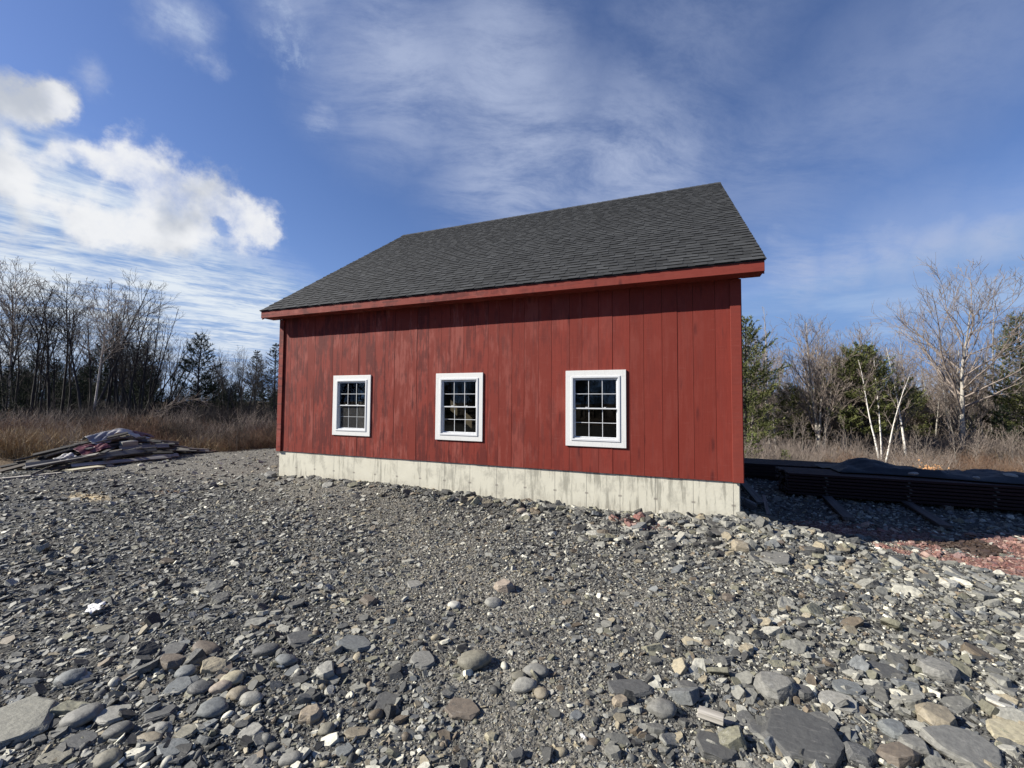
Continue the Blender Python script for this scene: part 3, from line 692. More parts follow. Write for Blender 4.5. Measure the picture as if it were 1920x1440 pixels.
def cobble_mesh(name, seed, mat, sub=2, flat=0.62):
    r = np.random.RandomState(seed); bm = bmesh.new(); bmesh.ops.create_icosphere(bm, subdivisions=sub, radius=1.0)
    ax = r.normal(size=(9, 3)); ax /= np.linalg.norm(ax, axis=1)[:, None]; am = r.uniform(0.70, 0.95, 9)
    for v in bm.verts:
        p = np.array(v.co); k_ = 1.0
        for a, m_ in zip(ax, am):
            dd = float(p @ a)
            if dd * k_ > m_: k_ = m_ / dd * 0.75 + 0.25 * k_
        v.co = Vector(p * k_ * (1 + 0.03 * r.normal())); v.co.y *= 0.78; v.co.z *= flat
    for f in bm.faces: f.smooth = True
    me = bpy.data.meshes.new(name); bm.to_mesh(me); bm.free(); me.materials.append(mat); return me
rr_ = random.Random(11)
def proto_coll(name, meshes):
    c = bpy.data.collections.new(name)
    for i, me in enumerate(meshes): c.objects.link(bpy.data.objects.new(f'{name}_{i:02d}', me))
    return c
P_flake = proto_coll('shale_flake', [hull_mesh('shale_flake', flake_pts(rr_, rr_.uniform(0.12, 0.34)), m_stone_i) for _ in range(14)])
P_chip = proto_coll('stone_chip', [hull_mesh('stone_chip', flake_pts(rr_, rr_.uniform(0.25, 0.6)), m_stone_i) for _ in range(10)])
P_plate = proto_coll('slate_plate', [rough_mesh('slate_plate', flake_pts(rr_, rr_.uniform(0.13, 0.36)), m_stone_i, i + 3, 0.06) for i in range(12)])
P_cob = proto_coll('cobble', [cobble_mesh('cobble', 40 + i, m_stone_i, 2, rr_.uniform(0.5, 0.75)) for i in range(7)])

def scatter(name, coll, pts, rot, scl, col=None, seed=0, count=None, kind='stuff'):
    n = len(pts); me = bpy.data.meshes.new(name); me.vertices.add(n); me.vertices.foreach_set('co', np.asarray(pts, np.float32).ravel())
    set_attr(me, 'rot', 'FLOAT_VECTOR', 'POINT', rot); set_attr(me, 'scl', 'FLOAT_VECTOR', 'POINT', scl)
    set_attr(me, 'idx', 'INT', 'POINT', np.random.RandomState(seed).randint(0, len(coll.objects), n))
    if col is not None: set_attr(me, 'col', 'FLOAT_COLOR', 'POINT', np.concatenate([col, np.ones((n, 1))], 1))
    o = bpy.data.objects.new(name, me); C.objects.link(o); tag(o, kind=kind)
    ng = bpy.data.node_groups.new(name, 'GeometryNodeTree')
    ng.interface.new_socket('Geometry', in_out='INPUT', socket_type='NodeSocketGeometry'); ng.interface.new_socket('Geometry', in_out='OUTPUT', socket_type='NodeSocketGeometry')
    nn, ll = ng.nodes, ng.links
    gi, go = nn.new('NodeGroupInput'), nn.new('NodeGroupOutput'); iop = nn.new('GeometryNodeInstanceOnPoints'); ci = nn.new('GeometryNodeCollectionInfo')
    ci.inputs['Collection'].default_value = coll; ci.inputs['Separate Children'].default_value = True; ci.inputs['Reset Children'].default_value = True
    def na(nm, typ):
        x = nn.new('GeometryNodeInputNamedAttribute'); x.data_type = typ; x.inputs['Name'].default_value = nm; return x.outputs['Attribute']
    e2r = nn.new('FunctionNodeEulerToRotation'); ll.new(na('rot', 'FLOAT_VECTOR'), e2r.inputs[0])
    ll.new(gi.outputs[0], iop.inputs['Points']); ll.new(ci.outputs[0], iop.inputs['Instance']); iop.inputs['Pick Instance'].default_value = True
    ll.new(na('idx', 'INT'), iop.inputs['Instance Index']); ll.new(e2r.outputs[0], iop.inputs['Rotation']); ll.new(na('scl', 'FLOAT_VECTOR'), iop.inputs['Scale'])
    ll.new(iop.outputs[0], go.inputs[0])
    md = o.modifiers.new('scatter', 'NODES'); md.node_group = ng
    return o

PAL = np.array([(.050, .051, .053), (.115, .116, .116), (.205, .205, .197), (.345, .34, .32), (.150, .160, .175), (.29, .255, .195), (.16, .13, .10), (.60, .585, .53), (.205, .20, .158)]) * np.array([1.0, 0.99, 0.90])
FWD = math.atan2(d_ax.y, d_ax.x)
def sample(rs, n, r0, r1, power):
    """points round the camera, thinning with distance"""
    u = rs.rand(n); e = 2 - power
    r = (r0 ** e + u * (r1 ** e - r0 ** e)) ** (1 / e) if abs(e) > 1e-6 else r0 * (r1 / r0) ** u
    a = FWD + (rs.rand(n) - 0.5) * math.radians(142)
    x, y = r * np.cos(a), r * np.sin(a)
    keep = ~((x > BARN_L - 0.0) & (x < BARN_R + 0.0) & (y > YW + 0.015) & (y < YB)) & (rs.rand(n) < pad_mask(x, y))
    return x[keep], y[keep]
def colours(rs, x, y, wts):
    n = len(x); w_ = np.array(wts, float); w_ = w_ / w_.sum(); c = PAL[rs.choice(len(PAL), n, p=w_)] * rs.uniform(0.75, 1.25, (n, 1))
    ra = red_amt(x, y) > rs.rand(n) * 0.85 + 0.04
    c[ra] = c[ra] * 0.45 + np.array([0.175, 0.060, 0.046]) * rs.uniform(0.6, 1.25, (int(ra.sum()), 1))
    bi = poly_in(x, y, BROWN); c[bi] = np.array([0.055, 0.034, 0.024]) * rs.uniform(0.7, 1.3, (int(bi.sum()), 1))
    sw = (np.exp(-((x + 9.75) / 0.45) ** 2 - ((y - 4.2) / 0.16) ** 2) > rs.rand(n)); c[sw] = np.array([0.52, 0.42, 0.25])
    return c
def lay(name, coll, x, y, size, col, rs, tilt, lean=0.0, sink=0.15, flat=(0.75, 1.15), orient=None):
    n = len(x); s = size[:, None] * np.stack([np.ones(n), rs.uniform(0.75, 1.1, n), rs.uniform(*flat, n)], 1)
    rot = np.stack([rs.normal(0, tilt, n), rs.normal(lean, tilt, n), rs.rand(n) * 6.283 if orient is None else orient + rs.normal(0, 0.6, n)], 1)
    z = gh(x, y) + size * (0.18 - sink * rs.rand(n))
    return scatter(name, coll, np.stack([x, y, z], 1), rot, s, col, seed=len(name))
W_left = (4, 4.5, 4.5, 3.4, 1.0, 0.8, 0.5, 0.9, 1.2); W_right = (2.2, 4, 4.5, 3.0, 2.2, 1.0, 0.6, 1.0, 1.4); W_fine = (2.0, 3, 3.8, 2.8, 0.5, 2.6, 1.3, 1.1, 2.0)
def zoned_cols(rs, x, y):
    fa = fine_amt(x, y); right = sstep(-0.6, 0.6, x - (y - 2.5) * 0.1)
    cl, cr, cf = colours(rs, x, y, W_left), colours(rs, x, y, W_right), colours(rs, x, y, W_fine)
    c = np.where((rs.rand(len(x)) < right)[:, None], cr, cl); return np.where((rs.rand(len(x)) < fa * 0.85)[:, None], cf, c)
rs = np.random.RandomState(3)
# grit, chips, flakes, plates: each size as far out as it can still be told apart
x, y = sample(rs, 125000, 1.1, 9.5, 1.75); sz = 0.0045 + 0.0065 * rs.rand(len(x)) ** 1.6; sz *= np.clip(np.hypot(x, y) / 2.6, 0.9, 2.0)
lay('gravel_grit', P_chip, x, y, sz, zoned_cols(rs, x, y), rs, 0.5)
x, y = sample(rs, 56000, 1.1, 17, 1.45); fa = fine_amt(x, y); kp = rs.rand(len(x)) < 1 - 0.62 * fa; x, y = x[kp], y[kp]
sz = 0.012 + 0.022 * rs.rand(len(x)) ** 1.8; sz *= np.clip(np.hypot(x, y) / 4.0, 1.0, 1.5)
lay('gravel_flakes', P_flake, x, y, sz, zoned_cols(rs, x, y), rs, 0.42, orient=np.full(len(x), 0.5))
x, y = sample(rs, 46000, 1.1, 18, 1.0); fa = fine_amt(x, y); kp = rs.rand(len(x)) < (1 - 0.88 * fa) * (0.35 + 0.65 * vnoise(x, y, 0.6, 31)); x, y = x[kp], y[kp]
sz = 0.024 + 0.040 * rs.rand(len(x)) ** 1.7; lay('shale_pieces', P_flake, x, y, sz, zoned_cols(rs, x, y), rs, 0.38, orient=np.full(len(x), 0.5))
# heavier plates: slate heap by the barn, right foreground
def gauss(x, y, cx, cy, sx, sy): return np.exp(-((x - cx) / sx) ** 2 - ((y - cy) / sy) ** 2)
x, y = sample(rs, 42000, 1.2, 15, 1.0)
berm = 1.5 * np.exp(-((y - 6.34) / 0.22) ** 2) * sstep(1.9, 1.3, x) * sstep(-9.0, -8.2, x) * (0.25 + vnoise(x, y, 0.7, 5)) * (0.55 + 0.45 * sstep(-5, 0, x))
heap = gauss(x, y, 1.45, 6.15, 0.8, 0.5) + 0.8 * gauss(x, y, -0.2, 5.7, 1.2, 0.5) + 0.5 * gauss(x, y, 2.2, 5.3, 1.0, 0.6)
fr = sstep(-0.2, 0.8, x + 0.1 * y) * sstep(5.2, 2.4, y) * 0.60
lf = 0.16 * sstep(-2.0, -3.5, x) * sstep(0.35, 0.6, vnoise(x, y, 0.9, 33)); bk = 0.22 * sstep(1.5, 2.2, x) * sstep(6.5, 8.0, y) * sstep(12, 10, y)
fcut = 1 - 0.75 * fine_amt(x, y) * (y < 5.6)
wgt = fcut * np.clip(0.9 * berm + 0.8 * heap + fr + lf + bk, 0, 1); kp = rs.rand(len(x)) < wgt * 0.62 * np.clip(np.hypot(x, y) / 5, 0.5, 1.3); x, y = x[kp], y[kp]
sz = (0.045 + 0.075 * rs.rand(len(x)) ** 2.0) * np.where(berm + heap > .35, 1.25, 1.0)[kp]; lay('slate_plates', P_plate, x, y, sz, zoned_cols(rs, x, y), rs, 0.42, orient=np.full(len(x), 0.4), sink=0.25)
x, y = sample(rs, 30000, 1.15, 9, 1.3)
cz = gauss(x, y, -2.3, 1.75, 0.75, 0.55) + 0.35 * gauss(x, y, -3.1, 1.5, 0.9, 0.6) + 0.06 + 0.12 * gauss(x, y, -1.0, 2.6, 1.6, 1.2) + 0.10 * gauss(x, y, 0, 5.5, 2.5, 0.7)
kp = rs.rand(len(x)) < cz * 0.22; x, y = x[kp], y[kp]; sz = 0.013 + 0.030 * rs.rand(len(x)) ** 2
lay('small_cobbles', P_cob, x, y, sz, zoned_cols(rs, x, y), rs, 0.3)

# individual rocks: px, py, width and height in the photograph, form, colour, label
K = dict(slab=(.27, .265, .22), slate=(.085, .09, .10), dark=(.11, .112, .115), grey=(.19, .19, .185), pale=(.30, .295, .275), blue=(.155, .18, .205), tan=(.36, .27, .17), brown=(.17, .125, .09), olive=(.20, .185, .135), white=(.50, .49, .45), yellow=(.40, .345, .20), pink=(.36, .27, .205), ochre=(.30, .24, .15))
ROCKS = [
 (18, 1362, 150, 84, 's', 'slab', 'large flat olive grey slab cut off by the bottom left corner'),
 (132, 1272, 46, 32, 'c', 'blue', 'blue grey rounded cobble standing alone above the large olive grey slab'),
 (155, 1347, 62, 42, 'c', 'grey', 'rounded grey cobble just right of the large olive grey slab'),
 (222, 1370, 46, 38, 'c', 'dark', 'dark grey rounded cobble between a pale flake and small white stones'),
 (320, 1245, 56, 30, 'a', 'brown', 'brown angular block at the upper left edge of the cobble patch'),
 (385, 1217, 62, 22, 'c', 'brown', 'long dark brown cobble along the top of the cobble patch'),
 (322, 1219, 60, 26, 'f', 'dark', 'dark flat stone left of the long brown cobble'),
 (365, 1241, 38, 26, 'a', 'olive', 'olive grey block wedged under the long brown cobble'),
 (377, 1291, 44, 34, 'c', 'slate', 'dark blue rounded cobble in the middle of the cobble patch'),
 (335, 1287, 52, 32, 'f', 'blue', 'blue grey tilted stone left of the dark blue cobble'),
 (435, 1274, 40, 27, 'c', 'yellow', 'yellowish rounded cobble in the cobble patch'),
 (412, 1291, 38, 30, 'c', 'pink', 'pinkish tan cobble below the yellowish one'),
 (481, 1277, 36, 28, 'f', 'olive', 'dark olive pointed stone right of the yellowish cobble'),
 (400, 1331, 50, 38, 'c', 'blue', 'long light blue grey cobble below the pinkish one'),
 (470, 1312, 44, 26, 'c', 'pale', 'pale grey cobble with a smooth top below the olive stone'),
 (445, 1303, 36, 28, 'c', 'ochre', 'small buff cobble between the pinkish and the pale ones'),
 (420, 1254, 42, 28, 'f', 'brown', 'tilted dark brown stone above the yellowish cobble'),
 (348, 1262, 36, 24, 'c', 'blue', 'small bluish cobble under the brown angular block'),
 (582, 1345, 48, 52, 'a', 'tan', 'blocky orange tan stone, the brightest tan rock in the foreground'),
 (612, 1367, 30, 36, 'c', 'olive', 'upright olive cobble touching the orange tan block'),
 (470, 1370, 44, 34, 'f', 'pale', 'light grey leaning stone left of the orange tan block'),
 (325, 1402, 58, 40, 'f', 'blue', 'long blue grey stone near the bottom edge, tilted up to the right'),
 (300, 1336, 60, 30, 'f', 'slate', 'flat dark blue stone left of the long light cobble'),
 (150, 1388, 68, 30, 'f', 'slate', 'broad dark slate flake lying below the rounded grey cobble'),
 (102, 1418, 66, 28, 'f', 'olive', 'flat olive stone at the bottom edge under the dark slate flake'),
 (200, 1425, 48, 32, 'c', 'olive', 'dark olive cobble cut by the bottom edge'),
 (210, 1340, 62, 36, 'f', 'pale', 'pale slanting flake above the dark grey rounded cobble'),
 (280, 1384, 50, 20, 'c', 'ochre', 'flat buff cobble above the long blue grey stone'),
 (300, 1366, 40, 22, 'c', 'pale', 'small smooth pale cobble over the flat buff one'),
 (350, 1370, 44, 34, 'f', 'olive', 'olive grey slanting stone right of the pale pair of cobbles'),
 (500, 1223, 48, 26, 'c', 'slate', 'dark blue cobble at the upper right of the cobble patch'),
 (537, 1240, 42, 24, 'c', 'blue', 'bluish cobble right of the dark blue one'),
 (610, 1260, 46, 36, 'a', 'pale', 'light grey angular stone above the orange tan block'),
 (665, 1207, 78, 32, 'f', 'blue', 'flat layered slab, half blue and half buff, beside a rusty moss spot'),
 (792, 1238, 54, 44, 'f', 'grey', 'flat grey plate bedded in the fine gravel'),
 (890, 1243, 62, 38, 'c', 'olive', 'large tan grey cobble bedded in the middle of the fine gravel'),
 (865, 1330, 78, 36, 'f', 'brown', 'flat reddish brown slab bedded in fine gravel'),
 (565, 1197, 52, 34, 'f', 'slate', 'dark blue pointed plate left of the layered slab'),
 (852, 1136, 27, 18, 'c', 'white', 'whitish round stone in the fine gravel'),
 (926, 1132, 34, 20, 'c', 'pale', 'pale buff stone right of the whitish round one'),
 (945, 1102, 40, 28, 'a', 'pink', 'pinkish tan rock where the fine gravel meets the stonier ground'),
 (190, 1179, 46, 18, 'f', 'olive', 'flat olive brown flake among dark slate at left'),
 (692, 1129, 40, 22, 'a', 'brown', 'dark brown lump above the layered slab'),
 (777, 1095, 32, 16, 'f', 'pale', 'slim pale flake far up the fine gravel'),
 (670, 1372, 46, 22, 'f', 'ochre', 'long buff flake right of the olive cobble'),
 (645, 1405, 36, 30, 'f', 'blue', 'bluish flake at the bottom below the buff one'),
 (727, 1316, 52, 30, 'f', 'dark', 'dark flat stone left of the reddish brown slab'),
 (545, 1425, 42, 26, 'c', 'grey', 'grey cobble at the bottom edge near the middle'),
 (480, 1428, 50, 24, 'f', 'grey', 'flat grey stone at the bottom edge left of the grey cobble'),
 (920, 1380, 24, 24, 'a', 'yellow', 'small yellow lump low in the fine gravel'),
 (790, 1365, 18, 26, 'a', 'white', 'small upright white stone low in the fine gravel'),
 (1240, 1332, 54, 36, 'c', 'grey', 'rounded grey boulder beside the wooden stake'),
 (1005, 1260, 48, 26, 'c', 'grey', 'grey cobble, highest of a little cluster in the middle'),
 (983, 1287, 48, 28, 'c', 'pale', 'pale cobble, lowest left of the little cluster in the middle'),
 (1015, 1300, 27, 28, 'c', 'ochre', 'buff cobble, right of the pale one in the little cluster'),
 (972, 1269, 30, 18, 'c', 'olive', 'small olive cobble, leftmost of the little cluster'),
 (1178, 1290, 92, 32, 'f', 'slate', 'wide dark slate lying above a rusty stone'),
 (1163, 1318, 38, 24, 'a', 'tan', 'rusty stone half under the wide dark slate'),
 (1452, 1296, 76, 50, 'a', 'grey', 'thick grey angular block with pale veins right of the stake'),
 (1503, 1300, 42, 40, 'a', 'dark', 'dark upright block against the thick veined one'),
 (1345, 1402, 86, 48, 'f', 'dark', 'dark slab below the wooden stake'),
 (1500, 1390, 140, 84, 'f', 'slate', 'biggest dark slate plate in the right foreground'),
 (1436, 1368, 64, 48, 'f', 'slate', 'slate plate leaning on the left of the biggest one'),
 (1572, 1317, 70, 32, 'f', 'pale', 'whitish grey flat flake above the biggest slate plate'),
 (1588, 1288, 64, 26, 'f', 'blue', 'bluish plate with a buff rim above the whitish flake'),
 (1535, 1356, 64, 38, 'f', 'dark', 'dark plate right of the upright block, under the whitish flake'),
 (1592, 1376, 34, 44, 'f', 'blue', 'narrow upright blue slab right of the biggest slate plate'),
 (1675, 1370, 50, 50, 'a', 'blue', 'blue grey block in the right foreground'),
 (1756, 1350, 70, 46, 'a', 'ochre', 'tan grey layered block at right'),
 (1716, 1402, 52, 46, 'a', 'grey', 'grey block between the bluish one and the bottom right slab'),
 (1808, 1404, 130, 62, 'f', 'grey', 'broad grey slab at the bottom right'),
 (1876, 1316, 52, 34, 'f', 'white', 'whitish flake near the right edge'),
 (1895, 1375, 76, 46, 'f', 'yellow', 'ochre stained slab at the right edge'),
 (1885, 1285, 56, 28, 'f', 'grey', 'grey plate near the right edge above the whitish flake'),
 (1685, 1422, 84, 40, 'a', 'brown', 'brownish slab at the bottom edge right of the biggest plate'),
 (1760, 1262, 64, 50, 'a', 'grey', 'grey layered block with a hollow, at right'),
 (1656, 1256, 64, 28, 'f', 'dark', 'dark plate left of the hollow layered block'),
 (1610, 1420, 60, 40, 'a', 'slate', 'dark block at the bottom edge under the biggest plate'),
 (1398, 1348, 40, 50, 'f', 'dark', 'dark upright sliver between stake and leaning plate'),
 (1290, 1295, 50, 30, 'a', 'dark', 'dark block above the rounded boulder'),
 (1780, 1097, 34, 20, 'a', 'white', 'creamy white stone at the foot of the red stained gravel'),
 (1848, 1085, 40, 14, 'f', 'pale', 'pale flat stone on the lower edge of the red stained gravel'),
 (1365, 1122, 30, 16, 'a', 'brown', 'brown stone on the grey slope below the barn corner'),
 (1390, 1027, 44, 26, 'a', 'ochre', 'buff slanting rock on the slate heap at the barn corner'),
 (1452, 1047, 68, 26, 'f', 'grey', 'long grey plate on the slate heap at the barn corner'),
 (1352, 992, 56, 14, 'f', 'dark', 'dark plate leaning on the foundation near the barn corner'),
 (1455, 1008, 36, 16, 'f', 'brown', 'brown plate on the crest of the slate heap'),
 (970, 1417, 36, 40, 'a', 'slate', 'dark blue angular stone at the bottom edge in the middle'),
 (506, 893, 26, 15, 'a', 'grey', 'grey rock at the left end of the stones along the foundation'),
 (570, 893, 20, 14, 'a', 'dark', 'dark pointed rock near the left barn corner'),
 (573, 911, 26, 12, 'f', 'olive', 'olive flat rock below the dark pointed one'),
 (740, 912, 20, 13, 'f', 'dark', 'dark tilted slate against the foundation under the first window'),
 (1400, 975, 24, 10, 'f', 'slate', 'small dark slate at the very corner of the foundation'),
 (978, 952, 20, 13, 'c', 'pink', 'pale tan stone by the foundation left of the third window'),
 (986, 968, 18, 12, 'c', 'white', 'whitish stone in front of the pale tan one by the foundation'),
 (1205, 962, 40, 12, 'f', 'dark', 'dark slate flake leaning on the foundation under the third window'),
 (1085, 955, 40, 10, 'f', 'grey', 'grey slate strip along the foundation below the third window'),
 (365, 860, 12, 6, 'a', 'white', 'white stone at the right tip of the scrap wood pile'),
]
rk = random.Random(21)
for px, py, pw, ph, form, kc, lab in ROCKS:
    zg = 0.0
    for _ in range(4):
        p = ground_pt(px, py, zg + 0.01); zg = float(gh(p.x, p.y))
    if p.y > 6.55 and p.x < 1.0: p.y = 6.55
    dd = depth(p.x, p.y); dist = math.hypot(p.x, p.y); e = math.atan2(EYE, dist)
    L = pw / F * dd; Hh = ph / F * dd
    Lx = L * 0.5
    th = {'c': 0.30, 'a': 0.30, 'f': 0.12, 's': 0.10}[form] * min(L, Hh * 1.6)
    Ly = max(0.25 * L, min(0.9 * L, (Hh - th * math.cos(e)) / max(math.sin(e), 0.2))) * 0.5
    if form == 'c': me = cobble_mesh('rock', rk.randint(0, 9999), m_stone, 3, 1.0)
    else:
        pts = []; n = rk.randint(6, 9); a0 = rk.random() * 6.28
        for i in range(n):
            a = a0 + 6.283 * (i + rk.uniform(-0.32, 0.32)) / n; q = rk.uniform(0.80, 1.06)
            for s_, k0 in ((-1, rk.uniform(.86, 1.0)), (0.1, 1.0), (1, rk.uniform(0.62, 0.92) if form == 'a' else rk.uniform(0.82, 0.96))):
                pts.append((math.cos(a) * q * k0, math.sin(a) * q * k0, s_ * rk.uniform(0.75, 1.0)))
        me = rough_mesh('rock', pts, m_stone, rk.randint(0, 999), 0.055)
    o = bpy.data.objects.new('rock', me); C.objects.link(o)
    o.scale = (Lx, Ly / (0.78 if form == 'c' else 1), th * (0.85 if form == 'c' else 0.75))
    tl = {'c': 0.12, 'a': 0.16, 'f': 0.14, 's': 0.03}[form]
    o.rotation_euler = (rk.uniform(-tl, tl) + 0.05, rk.uniform(-tl, tl), YAW * -1 * 0 - math.atan2(d_ax.x, d_ax.y) + rk.uniform(-.25, .25))
    o.location = (p.x, p.y, zg + th * 0.38)
    c = K[kc]; gm = 0.45 * sum(c) / 3; c = tuple(.55 * v + gm for v in c); j = rk.uniform(0.9, 1.1); o.color = (c[0] * j, c[1] * j * .985, c[2] * j * .9, 1)
    tag(o, lab, 'rock', 'larger rocks lying on the gravel')

# ------------------------------------------------------------------ boards, lumber stack, tarp
def board_mesh(L, Wd, Th, seed=0, warp=0.0):
    """a plank lying along x, slightly bowed and twisted, with eased edges"""
    r = random.Random(seed); bm = bmesh.new(); n = 7; rings = []
    for i in range(n):
        t = i / (n - 1) - 0.5; bow = warp * (0.25 - t * t) * r.uniform(.9, 1.1); tw = warp * t * 1.2
        ex = r.uniform(-0.006, 0.006) if i in (0, n - 1) else 0
        P = []
        for y, z in ((-.5, 0.12), (-.5, 0.88), (-.47, 1), (.47, 1), (.5, .88), (.5, .12), (.47, 0), (-.47, 0)):
            P.append(bm.verts.new((t * L + ex * (1 if z > .5 else -1), y * Wd, z * Th + bow + tw * y * Wd * 2)))
        rings.append(P)
    for A, B in zip(rings, rings[1:]):
        for k_ in range(8): bm.faces.new((A[k_], A[(k_ + 1) % 8], B[(k_ + 1) % 8], B[k_]))
    bm.faces.new(rings[0][::-1]); bm.faces.new(rings[-1]); bmesh.ops.recalc_face_normals(bm, faces=bm.faces[:])
    me = bpy.data.meshes.new('board'); bm.to_mesh(me); bm.free(); return me
BM_ = {}
def board(name, L, Wd, Th, loc, rot, mat, lab, cat, group, tone=(1, 1, 1), seed=0, warp=0.0):
    me = board_mesh(L, Wd, Th, seed, warp); o = link_mesh(name, me, mat); o.location = loc; o.rotation_euler = rot
    o.color = (*tone, 1); return tag(o, lab, cat, group)
SX0, SX1, SY0, SZ0 = 2.33, 8.3, 10.4, float(gh(3.5, 10.4)) + 0.09
rl = random.Random(9)
NL, BW, BT, ST = 7, 0.235, 0.046, 0.020
ORD = ['bottom', 'second', 'third', 'fourth', 'fifth', 'sixth', 'top']
for k_ in range(NL):
    zz = SZ0 + k_ * (BT + ST)
    for j in range(4):
        L = SX1 - SX0 + rl.uniform(-0.05, 0.03)
        lab = f'dark red stained board, front one of the {ORD[k_]} layer in the shaded lumber stack' if j == 0 else f'dark red stained board behind the front one in the {ORD[k_]} layer of the lumber stack'
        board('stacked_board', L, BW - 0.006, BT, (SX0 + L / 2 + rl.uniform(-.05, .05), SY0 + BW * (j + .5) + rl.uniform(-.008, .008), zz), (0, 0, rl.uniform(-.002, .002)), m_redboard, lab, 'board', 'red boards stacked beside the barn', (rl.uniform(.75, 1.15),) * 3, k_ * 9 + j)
    if k_ < NL - 1:
        for xi, xx in enumerate((3.0, 4.35, 5.6, 7.2)):
            o = board('sticker_strip', BW * 4 + 0.03, 0.045, ST - 0.001, (xx + rl.uniform(-.03, .03), SY0 + BW * 2 - 0.005 + rl.uniform(-.02, .01), zz + BT), (0, 0, PI / 2), m_wood, 'thin spacer strip poking out between layers of the lumber stack', 'strip', 'spacer strips in the lumber stack', (.26, .23, .20), xi)
for xx in (2.7, 4.9, 7.0):
    board('bearer_timber', 1.2, 0.12, 0.085, (xx, SY0 + 0.52, SZ0 - 0.087), (0, 0, PI / 2), m_wood, 'weathered timber bearer under the lumber stack', 'timber', 'bearers under the lumber stack', (.5, .45, .4), 3)
# lower pile of long boards further back
z2 = float(gh(2.5, 12.8)) + 0.01; topz = 0.245
for k_ in range(5):
    for j in range(4):
        L = rl.uniform(4.6, 5.6)
        lab = f'long dark board, {ORD[k_] if k_ < 4 else "uppermost"} course of the low pile behind the stack' if j == 0 else f'long dark board lying behind the front one, {ORD[k_] if k_ < 4 else "uppermost"} course of the low pile'
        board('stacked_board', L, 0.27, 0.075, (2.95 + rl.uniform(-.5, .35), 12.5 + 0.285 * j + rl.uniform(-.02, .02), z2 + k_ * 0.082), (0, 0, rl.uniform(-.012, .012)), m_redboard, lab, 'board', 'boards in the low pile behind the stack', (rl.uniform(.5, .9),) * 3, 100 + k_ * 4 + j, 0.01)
TOPS = SZ0 + NL * (BT + ST)
def cloth_mesh(nx, ny, fn):
    V = [fn(i / (nx - 1), j / (ny - 1)) for j in range(ny) for i in range(nx)]
    Q = [(j * nx + i, j * nx + i + 1, (j + 1) * nx + i + 1, (j + 1) * nx + i) for j in range(ny - 1) for i in range(nx - 1)]
    return np_mesh('cloth', V, Q, True)
def tarp_fn(u, v):
    x = 3.35 + u * 5.2; y = 10.75 + 0.10 * math.sin(u * 9) - 0.28 * u + v * (1.75 - 0.2 * math.sin(u * 5))
    e = min(1, u / .05, (1 - u) / .05, v / .12, (1 - v) / .10)
    hump = 0.19 * math.exp(-((x - 4.05) / 0.38) ** 2 - ((y - 11.6) / .5) ** 2) + 0.05 * math.sin(x * 2.1 + 1) ** 2
    fold = 0.09 * abs(float(vnoise(x, y, 0.28, 41)) - .5) + 0.07 * abs(float(vnoise(x, y * 2.5, 0.16, 42)) - .5) + 0.06 * float(vnoise(x * .5, y, 0.35, 43))
    base = TOPS + 0.012
    if y > SY0 + BW * 4 + .02: base -= 0.25 * min(1, (y - SY0 - BW * 4) / 0.5) ** 1.2 * 0.3
    return (x, y, base + e * (hump + fold))
me = cloth_mesh(90, 36, tarp_fn); o = link_mesh('tarp', me, m_tarp); tag(o, 'crumpled black tarp spread over the lumber stack', 'tarp')
md = o.modifiers.new('thickness', 'SOLIDIFY'); md.thickness = 0.006
for (px, py, sz_, lab) in ((1712, 886, .13, 'pale stone weighing down the middle of the black tarp'), (1830, 894, .12, 'pale stone on the black tarp towards its right side'), (1893, 891, .22, 'largest pale rock on the black tarp, near the right edge'), (1770, 884, .10, 'small dark stone on the tarp')):
    p = ground_pt(px, py, TOPS + 0.12)
    o = bpy.data.objects.new('rock', cobble_mesh('rock', int(px), m_stone, 3, 0.6)); C.objects.link(o); o.location = (p.x, p.y, TOPS + 0.10); o.scale = (sz_ / 1.6, sz_ / 2, sz_ / 2.2); o.rotation_euler = (0, 0.1, px)
    o.color = (.38, .36, .32, 1) if 'pale' in lab else (.12, .12, .12, 1); tag(o, lab, 'rock', 'stones on the tarp')
# planks lying about in the barn's shadow
def plank_px(a, b_, z, Wd, Th, lab, tone, mat, name='plank', lift=0.02, seed=0):
    p = ground_pt(*a, z); q = ground_pt(*b_, z)
    p.z = float(gh(p.x, p.y)) + lift; q.z = float(gh(q.x, q.y)) + lift
    v = q - p; mid = (p + q) / 2
    return board(name, v.length, Wd, Th, mid, (0, -math.atan2(v.z, math.hypot(v.x, v.y)), math.atan2(v.y, v.x)), mat, lab, 'plank', 'planks on the gravel beside the barn', tone, seed, 0.008)
plank_px((1548, 930), (1592, 972), -0.2, 0.17, 0.045, 'dark plank poking out of the stack on the left, lying on shaded gravel', (.28, .26, .27), m_wood, lift=0.05, seed=1)
plank_px((1700, 944), (1775, 986), -0.2, 0.16, 0.045, 'dark plank poking out of the stack on the right, lying on shaded gravel', (.24, .20, .20), m_wood, lift=0.05, seed=2)
plank_px((1388, 902), (1428, 944), -0.17, 0.16, 0.04, 'dark board lying close to the barn side wall', (.34, .34, .36), m_wood, lift=0.10, seed=3)
plank_px((1432, 932), (1441, 965), -0.17, 0.06, 0.05, 'narrow stick of lumber lying upright in view by the barn corner', (.6, .5, .5), m_wood, 'lumber_offcut', lift=0.09, seed=4)
plank_px((1392, 948), (1412, 950), -0.15, 0.22, 0.12, 'dark block of wood against the barn corner', (.3, .3, .32), m_wood, 'lumber_offcut', lift=0.05, seed=5)
plank_px((1415, 978), (1447, 968), -0.15, 0.20, 0.05, 'short wide board end propped near the barn corner', (.45, .45, .42), m_wood, 'lumber_offcut', lift=0.08, seed=6)
